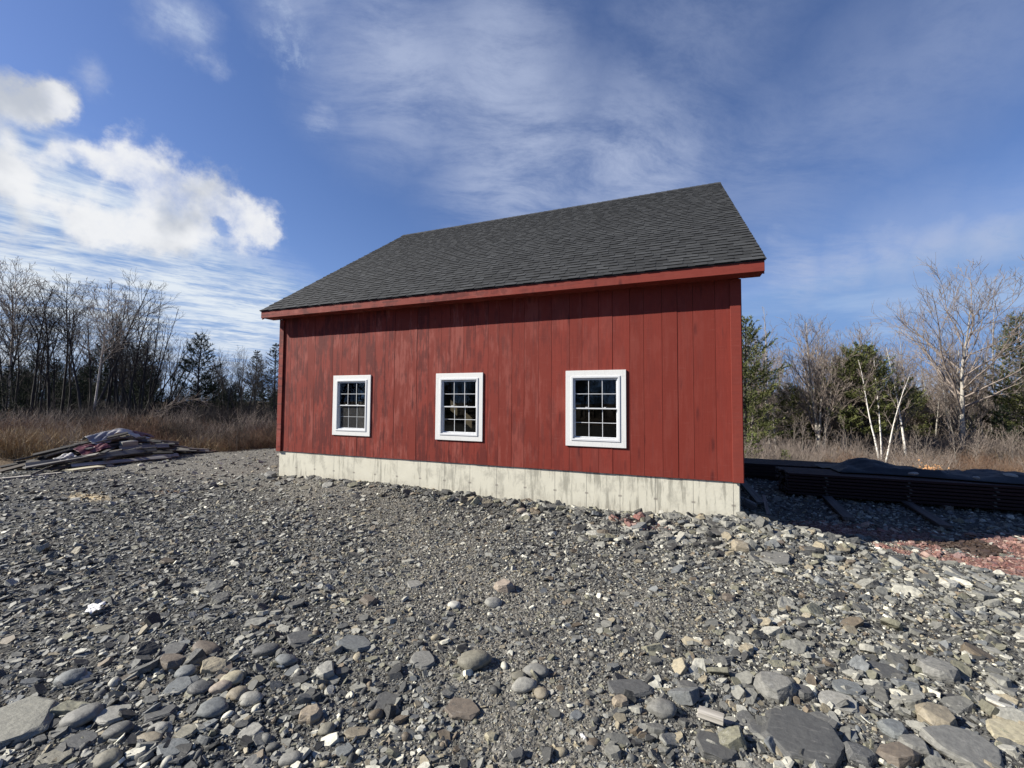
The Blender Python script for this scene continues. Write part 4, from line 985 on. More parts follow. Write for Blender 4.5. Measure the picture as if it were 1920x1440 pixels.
plank_px((1440, 986), (1466, 982), -0.15, 0.14, 0.09, 'small wood block behind the slate heap', (.6, .62, .7), m_wood, 'lumber_offcut', lift=0.02, seed=7)
# stake, torn paper in the foreground
p = ground_pt(1309, 1318, 0.05); q = ground_pt(1357, 1336, 0.05); p.z = float(gh(p.x, p.y)) + .035; q.z = float(gh(q.x, q.y)) + .045
v = q - p; board('wooden_stake', v.length, 0.05, 0.035, (p + q) / 2, (0.15, -math.atan2(v.z, math.hypot(v.x, v.y)), math.atan2(v.y, v.x)), m_wood, 'short weathered grey wooden stake end among the rocks at lower right', 'stake', None, (1.35, 1.33, 1.3), 8)
m_paper = simple('white_paper', (0.75, 0.74, 0.72), 0.7, var=0.05)
def paper(px, py, s_, lab, seed):
    p = ground_pt(px, py, 0.02); r = random.Random(seed); ph = r.random() * 6
    def fn(u, v_):
        x = (u - .5) * s_; y = (v_ - .5) * s_ * (0.28 + 0.4 * abs(math.sin(u * 5 + ph))); return (x, y, 0.018 * s_ / .1 * abs(math.sin(u * 7 + v_ * 4 + ph)) + .01)
    o = link_mesh('paper_scrap', cloth_mesh(9, 6, fn), m_paper); o.location = (p.x, p.y, float(gh(p.x, p.y)) + .012); o.rotation_euler = (0, 0, -0.6)
    md = o.modifiers.new('thickness', 'SOLIDIFY'); md.thickness = 0.001; tag(o, lab, 'paper')
paper(178, 1146, 0.16, 'torn white scrap of paper on the dark flakes at left', 1)
paper(1093, 1370, 0.035, 'tiny white paper scrap in the fine gravel at lower middle', 2)

# ------------------------------------------------------------------ scrap wood pile
AX0 = Vector((-13.45, 4.35, 0)); AX1 = Vector((-14.55, 9.3, 0)); AXD = (AX1 - AX0); AXL = AXD.length; AXD = AXD / AXL; NRM = Vector((-AXD.y, AXD.x, 0)); NRM = NRM if NRM.x < 0 else -NRM
AANG = math.atan2(AXD.y, AXD.x)
def heap_h(t, n_):
    """pile height, t along 0..1, n_ metres away from the viewer"""
    a = math.exp(-((t - 0.58) / 0.27) ** 2) * 0.70 + 0.08 * math.exp(-((t - 0.2) / 0.2) ** 2)
    return max(0.02, a * max(0.0, 1 - abs(n_ - 0.95) / 1.25))
rp = random.Random(77)
tones = [(.20, .20, .205), (.13, .13, .135), (.25, .25, .255), (.55, .54, .52), (.19, .17, .155), (.10, .10, .105), (.24, .21, .18)]
def scrap(t, n_, L, Wd, Th, da, lab=None, tone=None, dz=0.0, tilt=None, roll=0.0, mat=None, seed=0):
    p = AX0 + AXD * (t * AXL) + NRM * n_; z = float(gh(p.x, p.y)) + heap_h(t, n_) + dz
    dl = L / 2 / AXL * math.cos(da); sl_ = (heap_h(min(1, t + dl), n_) - heap_h(max(0, t - dl), n_)) / max(L, .1) if tilt is None else tilt
    return board('scrap_board', L, Wd, Th, (p.x, p.y, z), (roll, -math.atan(sl_), AANG - 0.42 + da), mat or m_wood, lab or 'grey weathered board lying somewhere in the scrap wood pile at the wood edge', 'board', 'boards of the scrap wood pile', tone or rp.choice(tones), seed, rp.uniform(0, .03))
for i in range(120):
    t = min(.99, max(.16, rp.gauss(.60, .19))); n_ = rp.uniform(0.05, 1.9)
    scrap(t, n_, rp.uniform(.5, 2.0), rp.choice((.05, .09, .09, .14, .19)), rp.choice((.022, .04, .04, .05)), rp.gauss(0, .5), dz=-rp.uniform(-.05, .30) * heap_h(t, n_) - .0, roll=rp.gauss(0, .25), seed=i)
scrap(.44, -.25, 2.0, .13, .03, .03, 'long pale grey board along the front of the scrap wood pile', (.95, .98, 1.05), .05, roll=.5, seed=201)
scrap(.36, .1, 2.4, .17, .035, -.05, 'widest dark grey plank across the front of the scrap wood pile', (.4, .42, .45), .12, roll=.7, seed=202)
scrap(.62, -.2, 1.0, .14, .04, .05, 'grey board end sticking out right at the pile front', (.8, .83, .88), .03, roll=.6, seed=203)
scrap(.60, .12, 1.1, .15, .04, .02, 'grey plank above the protruding board end in the scrap pile', (.6, .62, .66), .12, roll=.7, seed=204)
scrap(.47, .0, .8, .06, .04, -.5, 'thin pale stick slanting over the front boards of the scrap pile', (1.2, 1.15, 1.0), .14, tilt=.25, seed=205)
scrap(.25, -.35, .65, .28, .03, .35, 'pale cream panel lying flat at the left foot of the scrap pile', (1.5, 1.45, 1.15), .02, seed=206)
scrap(.08, -.1, .9, .12, .03, .0, 'pale board on the ground at the far left of the scrap pile', (1.15, 1.12, 1.05), .0, seed=207)
scrap(.26, .3, 1.4, .2, .035, .12, 'dark plank at the left of the scrap pile running into the grass', (.35, .35, .37), .1, seed=208)
scrap(.55, .35, .34, .2, .16, .1, 'squared grey timber block standing out high in the scrap pile', (.9, .9, .88), .02, roll=.1, seed=209)
scrap(.82, .5, .3, .2, .16, .2, 'second squared grey timber block on the right slope of the scrap pile', (.85, .88, .95), .02, seed=210)
scrap(.70, .1, 1.1, .06, .05, .5, 'dark stick crossing the middle of the scrap pile steeply', (.3, .28, .27), .05, tilt=-.6, seed=211)
scrap(.84, .2, 1.5, .09, .03, .05, 'pale thin strip running down the right slope of the scrap pile', (1.3, 1.25, 1.15), .05, seed=212)
scrap(.76, .45, 1.3, .07, .03, .0, 'pale lath high on the right slope of the scrap pile', (1.35, 1.3, 1.2), .07, seed=213)
scrap(.93, .0, .9, .12, .03, -.1, 'reddish brown board at the right tip of the scrap pile', (.6, .38, .32), .02, seed=214)
m_wrap = cloth('silver_wrap', (0.20, 0.205, 0.225), 0.45, .5); m_wrapred = cloth('dark_red_wrap', (0.095, 0.014, 0.022), 0.5, .5); m_wrapw = cloth('white_wrap', (0.33, 0.315, 0.30), 0.5, .5)
def sheet(name, t, n_, Lx, Ly, mat, lab, seed, dz=.05):
    def fn(u, v):
        tt = t + (u - .5) * Lx / AXL; nn = n_ + (v - .5) * Ly + 0.12 * (float(vnoise(u * 3, v * 3, .7, seed)) - .5); p = AX0 + AXD * (tt * AXL) + NRM * nn
        z = float(gh(p.x, p.y)) + heap_h(tt, nn) + dz + 0.10 * (float(vnoise(p.x, p.y, .30, seed)) - .3) + 0.12 * abs(float(vnoise(p.x + .6 * p.y, p.y * .4, .14, seed + 1)) - .5) + 0.025 * abs(float(vnoise(p.x, p.y, .05, seed + 2)) - .5)
        return (p.x, p.y, z)
    o = link_mesh(name, cloth_mesh(44, 34, fn), mat); md = o.modifiers.new('thickness', 'SOLIDIFY'); md.thickness = .004
    tag(o, lab, 'plastic sheet')
sheet('plastic_sheet', .47, .85, .5, .5, m_wrap, 'crumpled silver grey plastic sheet on top of the scrap pile', 51, .10)
sheet('plastic_sheet', .40, .55, .6, .45, m_wrapred, 'crumpled dark red plastic wrap on the left shoulder of the scrap pile', 53, .07)
sheet('plastic_sheet', .62, .90, 1.2, .36, m_wrapw, 'crumpled white plastic sheet along the crest of the scrap pile', 55, .09)
sheet('plastic_sheet', .28, .40, .35, .4, m_wrapw, 'small white plastic rag at the left end of the scrap pile', 57, .08)
sheet('plastic_sheet', .72, 1.0, .6, .4, m_wrapred, 'dark red plastic rag at the crest of the scrap pile', 59, .10)

# ------------------------------------------------------------------ trees
def unit(v): return v / (np.linalg.norm(v) + 1e-9)
def poly(r, p0, d0, L, r0, r1, k_, wob, up):
    pts = [np.array(p0, float)]; d_ = unit(np.array(d0, float)); st = L / (k_ - 1)
    for i in range(k_ - 1):
        d_ = unit(d_ + r.normal(0, wob, 3) + np.array([0, 0, up / (k_ - 1)])); pts.append(pts[-1] + d_ * st)
    rad = np.linspace(r0, r1, k_); return np.array(pts), rad
def tubes(polys, sides):
    """list of (points, radii) -> vertex and quad arrays"""
    byk = {}
    for P, R in polys: byk.setdefault(len(P), []).append((P, R))
    VV, QQ, off = [], [], 0
    for k_, lst in byk.items():
        P = np.array([a for a, _ in lst]); R = np.array([c for _, c in lst]); n = len(lst)
        T = np.gradient(P, axis=1); T /= np.linalg.norm(T, axis=2, keepdims=True) + 1e-9
        ref = np.where(np.abs(T[..., 2:3]) > 0.9, np.array([1.0, 0, 0]), np.array([0, 0, 1.0]))
        A = np.cross(T, ref); A /= np.linalg.norm(A, axis=2, keepdims=True) + 1e-9; B = np.cross(T, A)
        th = np.arange(sides) * 2 * PI / sides
        V = P[:, :, None, :] + R[:, :, None, None] * (np.cos(th)[None, None, :, None] * A[:, :, None, :] + np.sin(th)[None, None, :, None] * B[:, :, None, :])
        idx = off + np.arange(n * k_ * sides).reshape(n, k_, sides); nx = np.roll(idx, -1, 2)
        Q = np.stack([idx[:, :-1], nx[:, :-1], nx[:, 1:], idx[:, 1:]], -1).reshape(-1, 4)
        VV.append(V.reshape(-1, 3)); QQ.append(Q); off += n * k_ * sides
    return np.concatenate(VV), np.concatenate(QQ)
def interp(P, R, t):
    f = t * (len(P) - 1); i = min(int(f), len(P) - 2); a = f - i
    return P[i] * (1 - a) + P[i + 1] * a, unit(P[i + 1] - P[i]), R[i] * (1 - a) + R[i + 1] * a
def side_dir(r, d_, ang, az):
    a = unit(np.cross(d_, [0.3, 0.5, 0.81] if abs(d_[2]) > .95 else [0, 0, 1])); b_ = np.cross(d_, a)
    return unit(d_ * math.cos(ang) + (a * math.cos(az) + b_ * math.sin(az)) * math.sin(ang))
def bare_tree(seed, H, r0, nprim=22, cs=0.35, plen=0.30, ang=(0.5, 0.9), up=0.5, wob=0.06, lean=(0, 0), nsec=7, ntwig=5, stems=1, spread=0.25, fork=0.0, twig_r=0.006, shape='oval', rtop=0.12):
    r = np.random.RandomState(seed); trunk, b1, b2, b3 = [], [], [], []
    for s_ in range(stems):
        az = s_ * 2.4 + r.rand(); sp = spread if stems > 1 else 0
        d0 = unit(np.array([lean[0] + sp * math.cos(az), lean[1] + sp * math.sin(az), 1.0])); Hs = H * (1 if s_ == 0 else r.uniform(.72, .98))
        P, R = poly(r, (0.02 * sp * math.cos(az) * H, 0.02 * sp * math.sin(az) * H, -0.25), d0, Hs + .25, r0 * (1 if stems == 1 else .75), r0 * rtop, 13, wob * .55, 0.25 if sp or lean != (0, 0) else .1)
        R = R * np.linspace(1, .9, 13); R[0] *= 1.35; trunk.append((P, R))
        az = r.rand() * 6.28
        for i in range(nprim if stems == 1 else max(6, int(nprim * 1.4 / stems))):
            t = cs + (0.98 - cs) * ((i + r.rand()) / (nprim if stems == 1 else max(6, int(nprim * 1.4 / stems)))); az += 2.4 + r.normal(0, .4)
            p, dd, rr = interp(P, R, t); q = (t - cs) / (1 - cs)
            sh = {'oval': 0.55 + 0.9 * math.sin(PI * min(1, q * .85 + .12)) - .55 * q, 'spread': 1.25 - 0.75 * q, 'narrow': 0.75 - .4 * q}[shape]
            L = max(.25, plen * H * sh * r.uniform(.7, 1.2)); rb = min(rr * .62, 0.012 + L * .011)
            P1, R1 = poly(r, p, side_dir(r, dd, r.uniform(*ang), az), L, rb, .005, 8, wob * 1.5, up); b1.append((P1, R1))
            ns = max(3, int(nsec * L / (plen * H) + .5)); a2 = r.rand() * 6
            for j in range(ns):
                t2 = 0.22 + .76 * (j + r.rand()) / ns; a2 += 2.4 + r.normal(0, .5); p2, d2, rr2 = interp(P1, R1, t2)
                L2 = L * r.uniform(.25, .5) * (1.15 - .6 * t2); P2, R2 = poly(r, p2, side_dir(r, d2, r.uniform(.5, .9), a2), L2, min(rr2 * .7, .004 + .008 * L2), .0035, 5, wob * 2, up * .6); b2.append((P2, R2))
                nt = max(2, int(ntwig * min(1.5, L2 / .5) + .5))
                for m_ in range(nt):
                    t3 = .2 + .8 * (m_ + r.rand()) / nt; p3, d3, _ = interp(P2, R2, min(t3, .99))
                    P3, R3 = poly(r, p3, side_dir(r, d3, r.uniform(.35, .8), r.rand() * 6.28), L2 * r.uniform(.25, .55), twig_r, twig_r * .55, 4, wob * 2, up * .5); b3.append((P3, R3))
    tv, tq = tubes(trunk, 8); cv1, cq1 = tubes(b1, 5); parts = [(cv1, cq1)]
    if b2: parts.append(tubes(b2, 4))
    if b3: parts.append(tubes(b3, 3))
    V, Q, off = [], [], 0
    for v, q in parts: V.append(v); Q.append(q + off); off += len(v)
    return (tv, tq), (np.concatenate(V), np.concatenate(Q))
def needle_tris(r, C0, D, n, ln, wd):
    """flat needle clumps fanning out of points C0 along D"""
    m = len(C0); a = np.repeat(C0, n, 0); d_ = np.repeat(D, n, 0) + r.normal(0, .55, (m * n, 3)); d_ /= np.linalg.norm(d_, axis=1, keepdims=True)
    sd = np.cross(d_, r.normal(size=(m * n, 3))); sd /= np.linalg.norm(sd, axis=1, keepdims=True) + 1e-9
    L = ln * r.uniform(.6, 1.2, (m * n, 1)); Wd = wd * r.uniform(.6, 1.3, (m * n, 1))
    V = np.stack([a - sd * Wd * .4, a + sd * Wd * .4, a + d_ * L * .75 + sd * Wd * .5, a + d_ * L - sd * Wd * .1], 1).reshape(-1, 3)
    return V, np.arange(m * n * 4).reshape(-1, 4)
def conifer(seed, H, r0, cs=.15, nwh=18, per=5, blen=.30, shape='pine', ln=.16, wd=.035, dens=9, gaps=.2, droop=0.0):
    r = np.random.RandomState(seed); P, R = poly(r, (0, 0, -.25), (r.normal(0, .03), r.normal(0, .03), 1), H + .25, r0, .015, 14, .015, .05); R[0] *= 1.3
    br, C0, D = [], [], []
    for i in range(nwh):
        q = (i + r.rand() * .5) / nwh; t = cs + (0.99 - cs) * q; p, dd, rr = interp(P, R, t); az = r.rand() * 6.28
        Lm = H * blen * ((1 - q) ** .75 + .10) if shape == 'spruce' else H * blen * (math.sin(PI * min(1, .25 + q * .72)) ** .8 * (1.05 - .35 * q) + .06)
        for j in range(per):
            if r.rand() < gaps: continue
            az += 6.28 / per + r.normal(0, .25); L = Lm * r.uniform(.6, 1.15); el = (0.15 + .75 * q) if shape == 'pine' else (-.15 + .8 * q)
            d0 = (math.cos(az) * math.cos(el), math.sin(az) * math.cos(el), math.sin(el) - droop)
            P1, R1 = poly(r, p, d0, L, min(rr * .5, .012 + .008 * L), .004, 7, .07, .35 if shape == 'pine' else .25); br.append((P1, R1))
            nb = max(2, int(L * 5.5))
            for k_ in range(nb):
                t2 = .22 + .78 * (k_ + r.rand()) / nb; p2, d2, rr2 = interp(P1, R1, min(t2, .99)); sgn = 1 if k_ % 2 else -1
                hz = unit(np.cross(d2, [0, 0, 1])); d3 = unit(d2 * .8 + hz * sgn * r.uniform(.5, 1.1) + np.array([0, 0, r.uniform(-.05, .35)])); L2 = L * .34 * (1.15 - .6 * t2) + .08
                P2, R2 = poly(r, p2, d3, L2, .005, .003, 4, .08, .1); br.append((P2, R2))
                nn = max(2, int(L2 * dens * .8))
                for m_ in range(nn):
                    pp, d4, _ = interp(P2, R2, min(.99, .15 + .85 * (m_ + r.rand()) / nn)); C0.append(pp); D.append(d4 * .9 + np.array([0, 0, .15]))
            for m_ in range(max(2, int(L * dens * .25))):
                pp, d4, _ = interp(P1, R1, min(.99, .55 + .45 * r.rand())); C0.append(pp); D.append(d4)
    tv, tq = tubes([(P, R)], 8); bv, bq = tubes(br, 3); nv, nq = needle_tris(r, np.array(C0), np.array(D), 7, ln, wd)
    return (tv, tq), (bv, bq), (nv, nq)

SP = {}
def bare_species(key, trunk_mat, crown_mat, **kw):
    t, c = bare_tree(**kw); SP[key] = (np_mesh('trunk', *t, True, [trunk_mat]), np_mesh('crown', *c, True, [crown_mat]), kw['H'], None)
def con_species(key, trunk_mat, needle_mat, **kw):
    t, b_, n_ = conifer(**kw); V = np.concatenate([b_[0], n_[0]]); Q = np.concatenate([b_[1], n_[1] + len(b_[0])])
    mi = np.concatenate([np.zeros(len(b_[1]), int), np.ones(len(n_[1]), int)])
    SP[key] = (np_mesh('trunk', *t, True, [trunk_mat]), np_mesh('crown', V, Q, False, [m_bark_dark, needle_mat], mi), kw['H'], None)
bare_species('aspen_a', m_bark_dark, m_twig_dark, seed=1, H=9, r0=.085, nprim=26, cs=.42, plen=.17, ang=(.45, .8), up=.55, nsec=7, ntwig=5, wob=.06)
bare_species('aspen_b', m_bark_dark, m_twig_dark, seed=2, H=8, r0=.075, nprim=24, cs=.40, plen=.20, ang=(.4, .75), up=.6, nsec=7, ntwig=5, wob=.075, lean=(.10, 0))
bare_species('aspen_c', m_bark_dark, m_twig_dark, seed=3, H=8, r0=.07, nprim=20, cs=.48, plen=.19, ang=(.4, .8), up=.5, nsec=6, ntwig=5, wob=.08, lean=(.14, .05))
bare_species('forked', m_bark_dark, m_twig_dark, seed=4, H=8.5, r0=.10, nprim=26, cs=.45, plen=.22, ang=(.4, .8), up=.6, nsec=7, ntwig=5, stems=2, spread=.22, wob=.08)
bare_species('clump', m_bark_dark, m_twig_dark, seed=5, H=7.5, r0=.075, nprim=34, cs=.35, plen=.20, ang=(.3, .65), up=.7, nsec=6, ntwig=5, stems=6, spread=.34, wob=.06)
bare_species('birch', m_birch, m_twig, seed=6, H=7.5, r0=.075, nprim=22, cs=.42, plen=.17, ang=(.4, .75), up=.5, nsec=6, ntwig=5, wob=.03, lean=(.03, 0))
bare_species('birch_lean', m_birch, m_twig, seed=7, H=8, r0=.055, nprim=30, cs=.45, plen=.18, ang=(.4, .8), up=.35, nsec=7, ntwig=5, wob=.06, lean=(.42, 0))
bare_species('birch_pair', m_birch, m_twig, seed=18, H=6.5, r0=.075, nprim=18, cs=.45, plen=.16, ang=(.4, .8), up=.5, nsec=6, ntwig=4, stems=3, spread=.15, wob=.05)
bare_species('maple_upright', m_bark_pale, m_twig, seed=9, H=7.2, r0=.13, nprim=40, cs=.22, plen=.30, ang=(.35, .7), up=.75, nsec=9, ntwig=5, stems=3, spread=.12, wob=.05, twig_r=.007)
bare_species('maple_spread', m_bark_pale, m_twig, seed=10, H=7.2, r0=.12, nprim=24, cs=.34, plen=.58, ang=(.6, 1.05), up=.55, nsec=11, ntwig=6, wob=.08, shape='spread', twig_r=.007)
bare_species('poplar_thin', m_bark_pale, m_twig, seed=11, H=8, r0=.06, nprim=26, cs=.25, plen=.13, ang=(.4, .8), up=.5, nsec=5, ntwig=4, wob=.04, shape='narrow')
bare_species('scrub', m_bark_grey, m_twig, seed=12, H=4.2, r0=.055, nprim=26, cs=.18, plen=.36, ang=(.5, 1.0), up=.4, nsec=7, ntwig=5, stems=3, spread=.3, wob=.10)
bare_species('sapling', m_bark_grey, m_twig, seed=13, H=3.5, r0=.022, nprim=14, cs=.25, plen=.20, ang=(.4, .8), up=.5, nsec=4, ntwig=3, wob=.06)
bare_species('poplar_dark', m_bark_dark, m_twig_dark, seed=14, H=8, r0=.05, nprim=28, cs=.30, plen=.13, ang=(.4, .8), up=.5, nsec=5, ntwig=4, wob=.05, shape='narrow')
bare_species('aspen_pale', m_bark_pale, m_twig, seed=15, H=7.5, r0=.06, nprim=26, cs=.35, plen=.20, ang=(.4, .8), up=.55, nsec=7, ntwig=5, wob=.06)
bare_species('sapling_dark', m_bark_dark, m_twig_dark, seed=16, H=3.2, r0=.022, nprim=16, cs=.2, plen=.22, ang=(.4, .8), up=.5, nsec=4, ntwig=3, wob=.07)
con_species('pine_a', m_bark_dark, m_pine, seed=21, H=7, r0=.13, cs=.28, nwh=16, per=6, blen=.37, gaps=.15, ln=.18, wd=.032, dens=11)
con_species('pine_b', m_bark_dark, m_pine, seed=22, H=9, r0=.16, cs=.16, nwh=20, per=6, blen=.26, gaps=.2, ln=.18, wd=.032, dens=10)
con_species('pine_dark', m_bark_dark, m_pine_dark, seed=23, H=6.5, r0=.10, cs=.33, nwh=13, per=5, blen=.24, gaps=.28, ln=.18, wd=.032, dens=10)
con_species('spruce', m_bark_dark, m_pine_dark, seed=24, H=6, r0=.10, cs=.06, nwh=24, per=6, blen=.22, gaps=.15, ln=.11, wd=.026, dens=12, shape='spruce')
con_species('young_spruce', m_bark_grey, m_spruce_y, seed=25, H=1.5, r0=.03, cs=.03, nwh=13, per=6, blen=.34, gaps=.08, ln=.06, wd=.016, dens=26, shape='spruce')

TREES = [
 # px at the base, px at the top, py of the top, distance, species, turn, label
 (8, 20, 545, 21, 'aspen_b', 0.4, 'slender dark bare tree at the left edge of the photo'),
 (14, 58, 490, 22, 'birch_lean', None, 'pale trunked bare birch leaning right at the far left, tallest of the left trees'),
 (34, 44, 535, 23, 'aspen_a', 1.0, 'straight dark bare tree right behind the pale leaning trunk at far left'),
 (70, 78, 588, 25, 'aspen_c', 2.0, 'thin bare tree between the far left trees and the pair of tall dark trunks'),
 (96, 128, 530, 21, 'aspen_b', None, 'tall dark bare tree leaning right, left one of a pair of long trunks'),
 (113, 146, 525, 22, 'aspen_c', None, 'tall dark bare tree leaning right, right one of a pair of long trunks'),
 (161, 170, 508, 20, 'forked', 0.3, 'tall dark bare tree forking wide at mid height left of the white leaning birch'),
 (174, 262, 530, 19.5, 'birch_lean', None, 'white barked birch leaning far to the right behind the scrap pile'),
 (205, 214, 560, 23, 'aspen_a', 2.2, 'dark bare tree just right of the white leaning birch foot'),
 (228, 236, 575, 24, 'aspen_c', 3.0, 'thin dark bare tree behind the crown of the leaning birch'),
 (262, 282, 575, 22, 'clump', 0.0, 'fan shaped clump of bare dark stems right of the leaning birch'),
 (300, 318, 600, 24, 'clump', 1.3, 'second fan shaped clump of bare stems, nearer the lone pine'),
 (330, 338, 655, 27, 'aspen_a', 0.2, 'short thin bare tree left of the lone pine'),
 (370, 385, 636, 22, 'pine_dark', 0.0, 'lone dark pine with open layered branches left of the barn'),
 (400, 408, 672, 26, 'aspen_b', 4.0, 'thin bare tree right behind the lone pine'),
 (425, 428, 660, 27, 'forked', 2.0, 'bare forked tree between the lone pine and the barn'),
 (458, 462, 640, 25, 'clump', 2.4, 'bare bushy tree near the left end of the barn'),
 (478, 478, 662, 28, 'spruce', 0.4, 'dark pointed spruce beside the left end of the barn'),
 (513, 514, 648, 27, 'spruce', 1.4, 'dark spruce half hidden behind the left barn corner'),
 (496, 500, 680, 26, 'aspen_a', 5.0, 'thin bare tree in front of the spruces by the barn'),
 (12, 10, 695, 19, 'spruce', 2.2, 'low dark spruce at the left edge behind the grass bank'),
 (105, 106, 682, 27, 'spruce', 3.2, 'dark spruce deep in the wood at left'),
 (270, 271, 700, 27, 'pine_dark', 1.2, 'dark pine standing deep behind the stem clumps'),
 # right of the barn
 (1394, 1396, 592, 21, 'pine_b', 0.3, 'tall green pine partly hidden by the right barn corner'),
 (1430, 1436, 566, 22, 'poplar_thin', 0.5, 'tall thin pale bare tree in front of the pine at the barn corner'),
 (1441, 1457, 640, 23, 'poplar_thin', 2.5, 'thin bare tree leaning right beside the tall thin pale one'),
 (1465, 1466, 705, 23, 'scrub', 1.0, 'low dark bushy bare tree left of the upright maple'),
 (1534, 1538, 594, 21, 'maple_upright', 0.7, 'upright bare maple with several pale stems right of the barn'),
 (1612, 1625, 646, 20.5, 'pine_a', 0.2, 'broad green pine between the upright maple and the white birches'),
 (1650, 1645, 655, 18.8, 'birch_pair', 0.6, 'clump of white birch stems in front of the broad pine'),
 (1683, 1681, 640, 22, 'poplar_thin', 1.2, 'pale slim bare tree right of the birch clump'),
 (1696, 1700, 636, 19, 'birch', 2.0, 'single white birch with a bent trunk left of the wide spreading tree'),
 (1720, 1720, 742, 26, 'pine_a', 3.0, 'low green pine behind the white birch'),
 (1797, 1790, 556, 20, 'maple_spread', 0.0, 'wide spreading bare tree, broadest crown on the right'),
 (1785, 1765, 680, 22, 'birch', 3.2, 'white birch leaning left behind the wide spreading tree'),
 (1832, 1832, 735, 21, 'poplar_thin', 3.0, 'short slim bare tree right of the wide spreading one'),
 (1870, 1868, 548, 22, 'poplar_thin', 4.0, 'tall very thin pale bare tree in front of the pine at the right edge'),
 (1918, 1915, 580, 21, 'pine_b', 1.8, 'big green pine cut off by the right edge'),
 (1880, 1880, 745, 20, 'spruce', 2.5, 'low dark green spruce under the big pine at the right edge'),
 (1745, 1745, 755, 27, 'pine_a', 5.0, 'small green pine deep behind the wide spreading tree'),
 (1500, 1502, 690, 26, 'scrub', 4.0, 'bushy bare tree far behind, left of the upright maple'),
 (1575, 1580, 680, 25, 'scrub', 5.2, 'bushy bare tree behind, right of the upright maple'),
 (1850, 1852, 640, 25, 'scrub', 2.2, 'bushy grey bare tree behind the wide spreading tree on its right'),
 (1829, 1829, 770, 18, 'sapling', 0.0, 'taller bare sapling in the brush just right of the wide spreading tree'),
 (1893, 1893, 790, 18, 'sapling', 2.0, 'taller bare sapling in the brush under the pine at the right edge'),
 (1573, 1573, 800, 18, 'sapling', 4.0, 'taller pale sapling in the brush left of the birch clump'),
]
def place_tree(px, ptop, py, dist, sp, turn, lab):
    tm, cm, H, _ = SP[sp]; x, y = at(px, dist); z = float(gh(x, y)); hz = 752 + 0.0067 * (px - 960) * -1
    h = EYE + (hz - py) / F * dist - z; s_ = h / H
    con = sp in ('pine_a', 'pine_b', 'pine_dark', 'spruce', 'young_spruce')
    root = empty('conifer' if con else 'bare_tree', (x, y, z))
    if turn is None: turn = YAW * -1 * -1          # lean towards the right of the view
    root.rotation_euler = (0, 0, turn); root.scale = (s_,) * 3 if con else (s_ ** .85, s_ ** .85, s_)
    tag(root, lab, 'tree', 'pines and spruces at the wood edge' if con else 'bare trees at the wood edge')
    t = link_mesh('trunk', tm, None, root); c = link_mesh('crown', cm, None, root)
    return root
for T_ in TREES: place_tree(*T_)
x, y = at(1410, 17.0); yz = place_tree(1410, 1410, 806, 17.0, 'young_spruce', 0, 'small yellow green young spruce beside the barn corner')
place_tree(1470, 1470, 836, 17, 'young_spruce', 2, 'tiny yellow green young spruce right of the taller young one')
# bent sapling arching over the brush
r = np.random.RandomState(61); x, y = at(252, 15.5); zb = float(gh(x, y)); tt = np.linspace(0, 1, 12)
xr = np.array([cS, -sS]); arch = np.stack([x + xr[0] * 2.7 * tt ** 1.15, y + xr[1] * 2.7 * tt ** 1.15, zb + 1.45 * np.sin(tt * PI * .60) * 0.98], 1)
tv, tq = tubes([(arch, np.linspace(.012, .004, 12))], 6); tw = []
for i in range(60):
    p, dd, rr = interp(arch, np.linspace(.012, .004, 12), r.uniform(.25, .99)); P1, R1 = poly(r, p, side_dir(r, dd, r.uniform(.4, .9), r.rand() * 6.28), r.uniform(.25, .7), .006, .003, 5, .1, .2); tw.append((P1, R1))
root = empty('bent_sapling', (0, 0, 0)); link_mesh('trunk', np_mesh('trunk', tv, tq, True, [m_bark_grey]), None, root); link_mesh('crown', np_mesh('crown', *tubes(tw, 3), True, [m_twig]), None, root)
tag(root, 'thin pale sapling bent over in an arch above the brush behind the scrap pile', 'sapling')
# shrub that kept its dry leaves
r = np.random.RandomState(62); st, C0, D = [], [], []
for i in range(26):
    P1, R1 = poly(r, r.normal(0, .12, 3) * [1, 1, 0], (r.normal(0, .5), r.normal(0, .5), 1), r.uniform(.45, 1.05), .008, .003, 6, .12, .1); st.append((P1, R1))
    for k_ in range(60): p, dd, _ = interp(P1, R1, r.uniform(.25, .99)); C0.append(p + r.normal(0, .07, 3)); D.append(r.normal(0, 1, 3))
nv, nq = needle_tris(r, np.array(C0), np.array(D), 2, .06, .035); x, y = at(1742, 15.2)
root = empty('leafy_shrub', (x, y, float(gh(x, y)))); root.scale = (1.0, 1.0, 1.0); link_mesh('branches', np_mesh('stems', *tubes(st, 4), True, [m_twig]), None, root); link_mesh('foliage', np_mesh('leaves', nv, nq, False, [m_beech]), None, root)
tag(root, 'shrub still holding pale orange dry leaves in the brush behind the tarp', 'shrub')

# ------------------------------------------------------------------ brush and far wood (nobody could count these)
def brush_proto(seed, n, h, spread_, wid, mat, twigs=3, curve=.10):
    r = np.random.RandomState(seed); L1, L2 = [], []
    for i in range(n):
        p = np.append(r.normal(0, spread_, 2), -.05); P1, R1 = poly(r, p, (r.normal(0, .30), r.normal(0, .30), 1), h * r.uniform(.45, 1.1), wid, wid * .45, 6, curve, -.1); L1.append((P1, R1))
        for k_ in range(twigs):
            q, dd, _ = interp(P1, R1, r.uniform(.35, .95)); P2, R2 = poly(r, q, side_dir(r, dd, r.uniform(.4, 1.0), r.rand() * 6.28), h * r.uniform(.12, .35), wid * .6, wid * .3, 4, curve * 1.5, .1); L2.append((P2, R2))
    V, Q = tubes(L1, 3)
    if L2: v2, q2 = tubes(L2, 3); Q = np.concatenate([Q, q2 + len(V)]); V = np.concatenate([V, v2])
    return np_mesh('brush', V, Q, True, [mat])
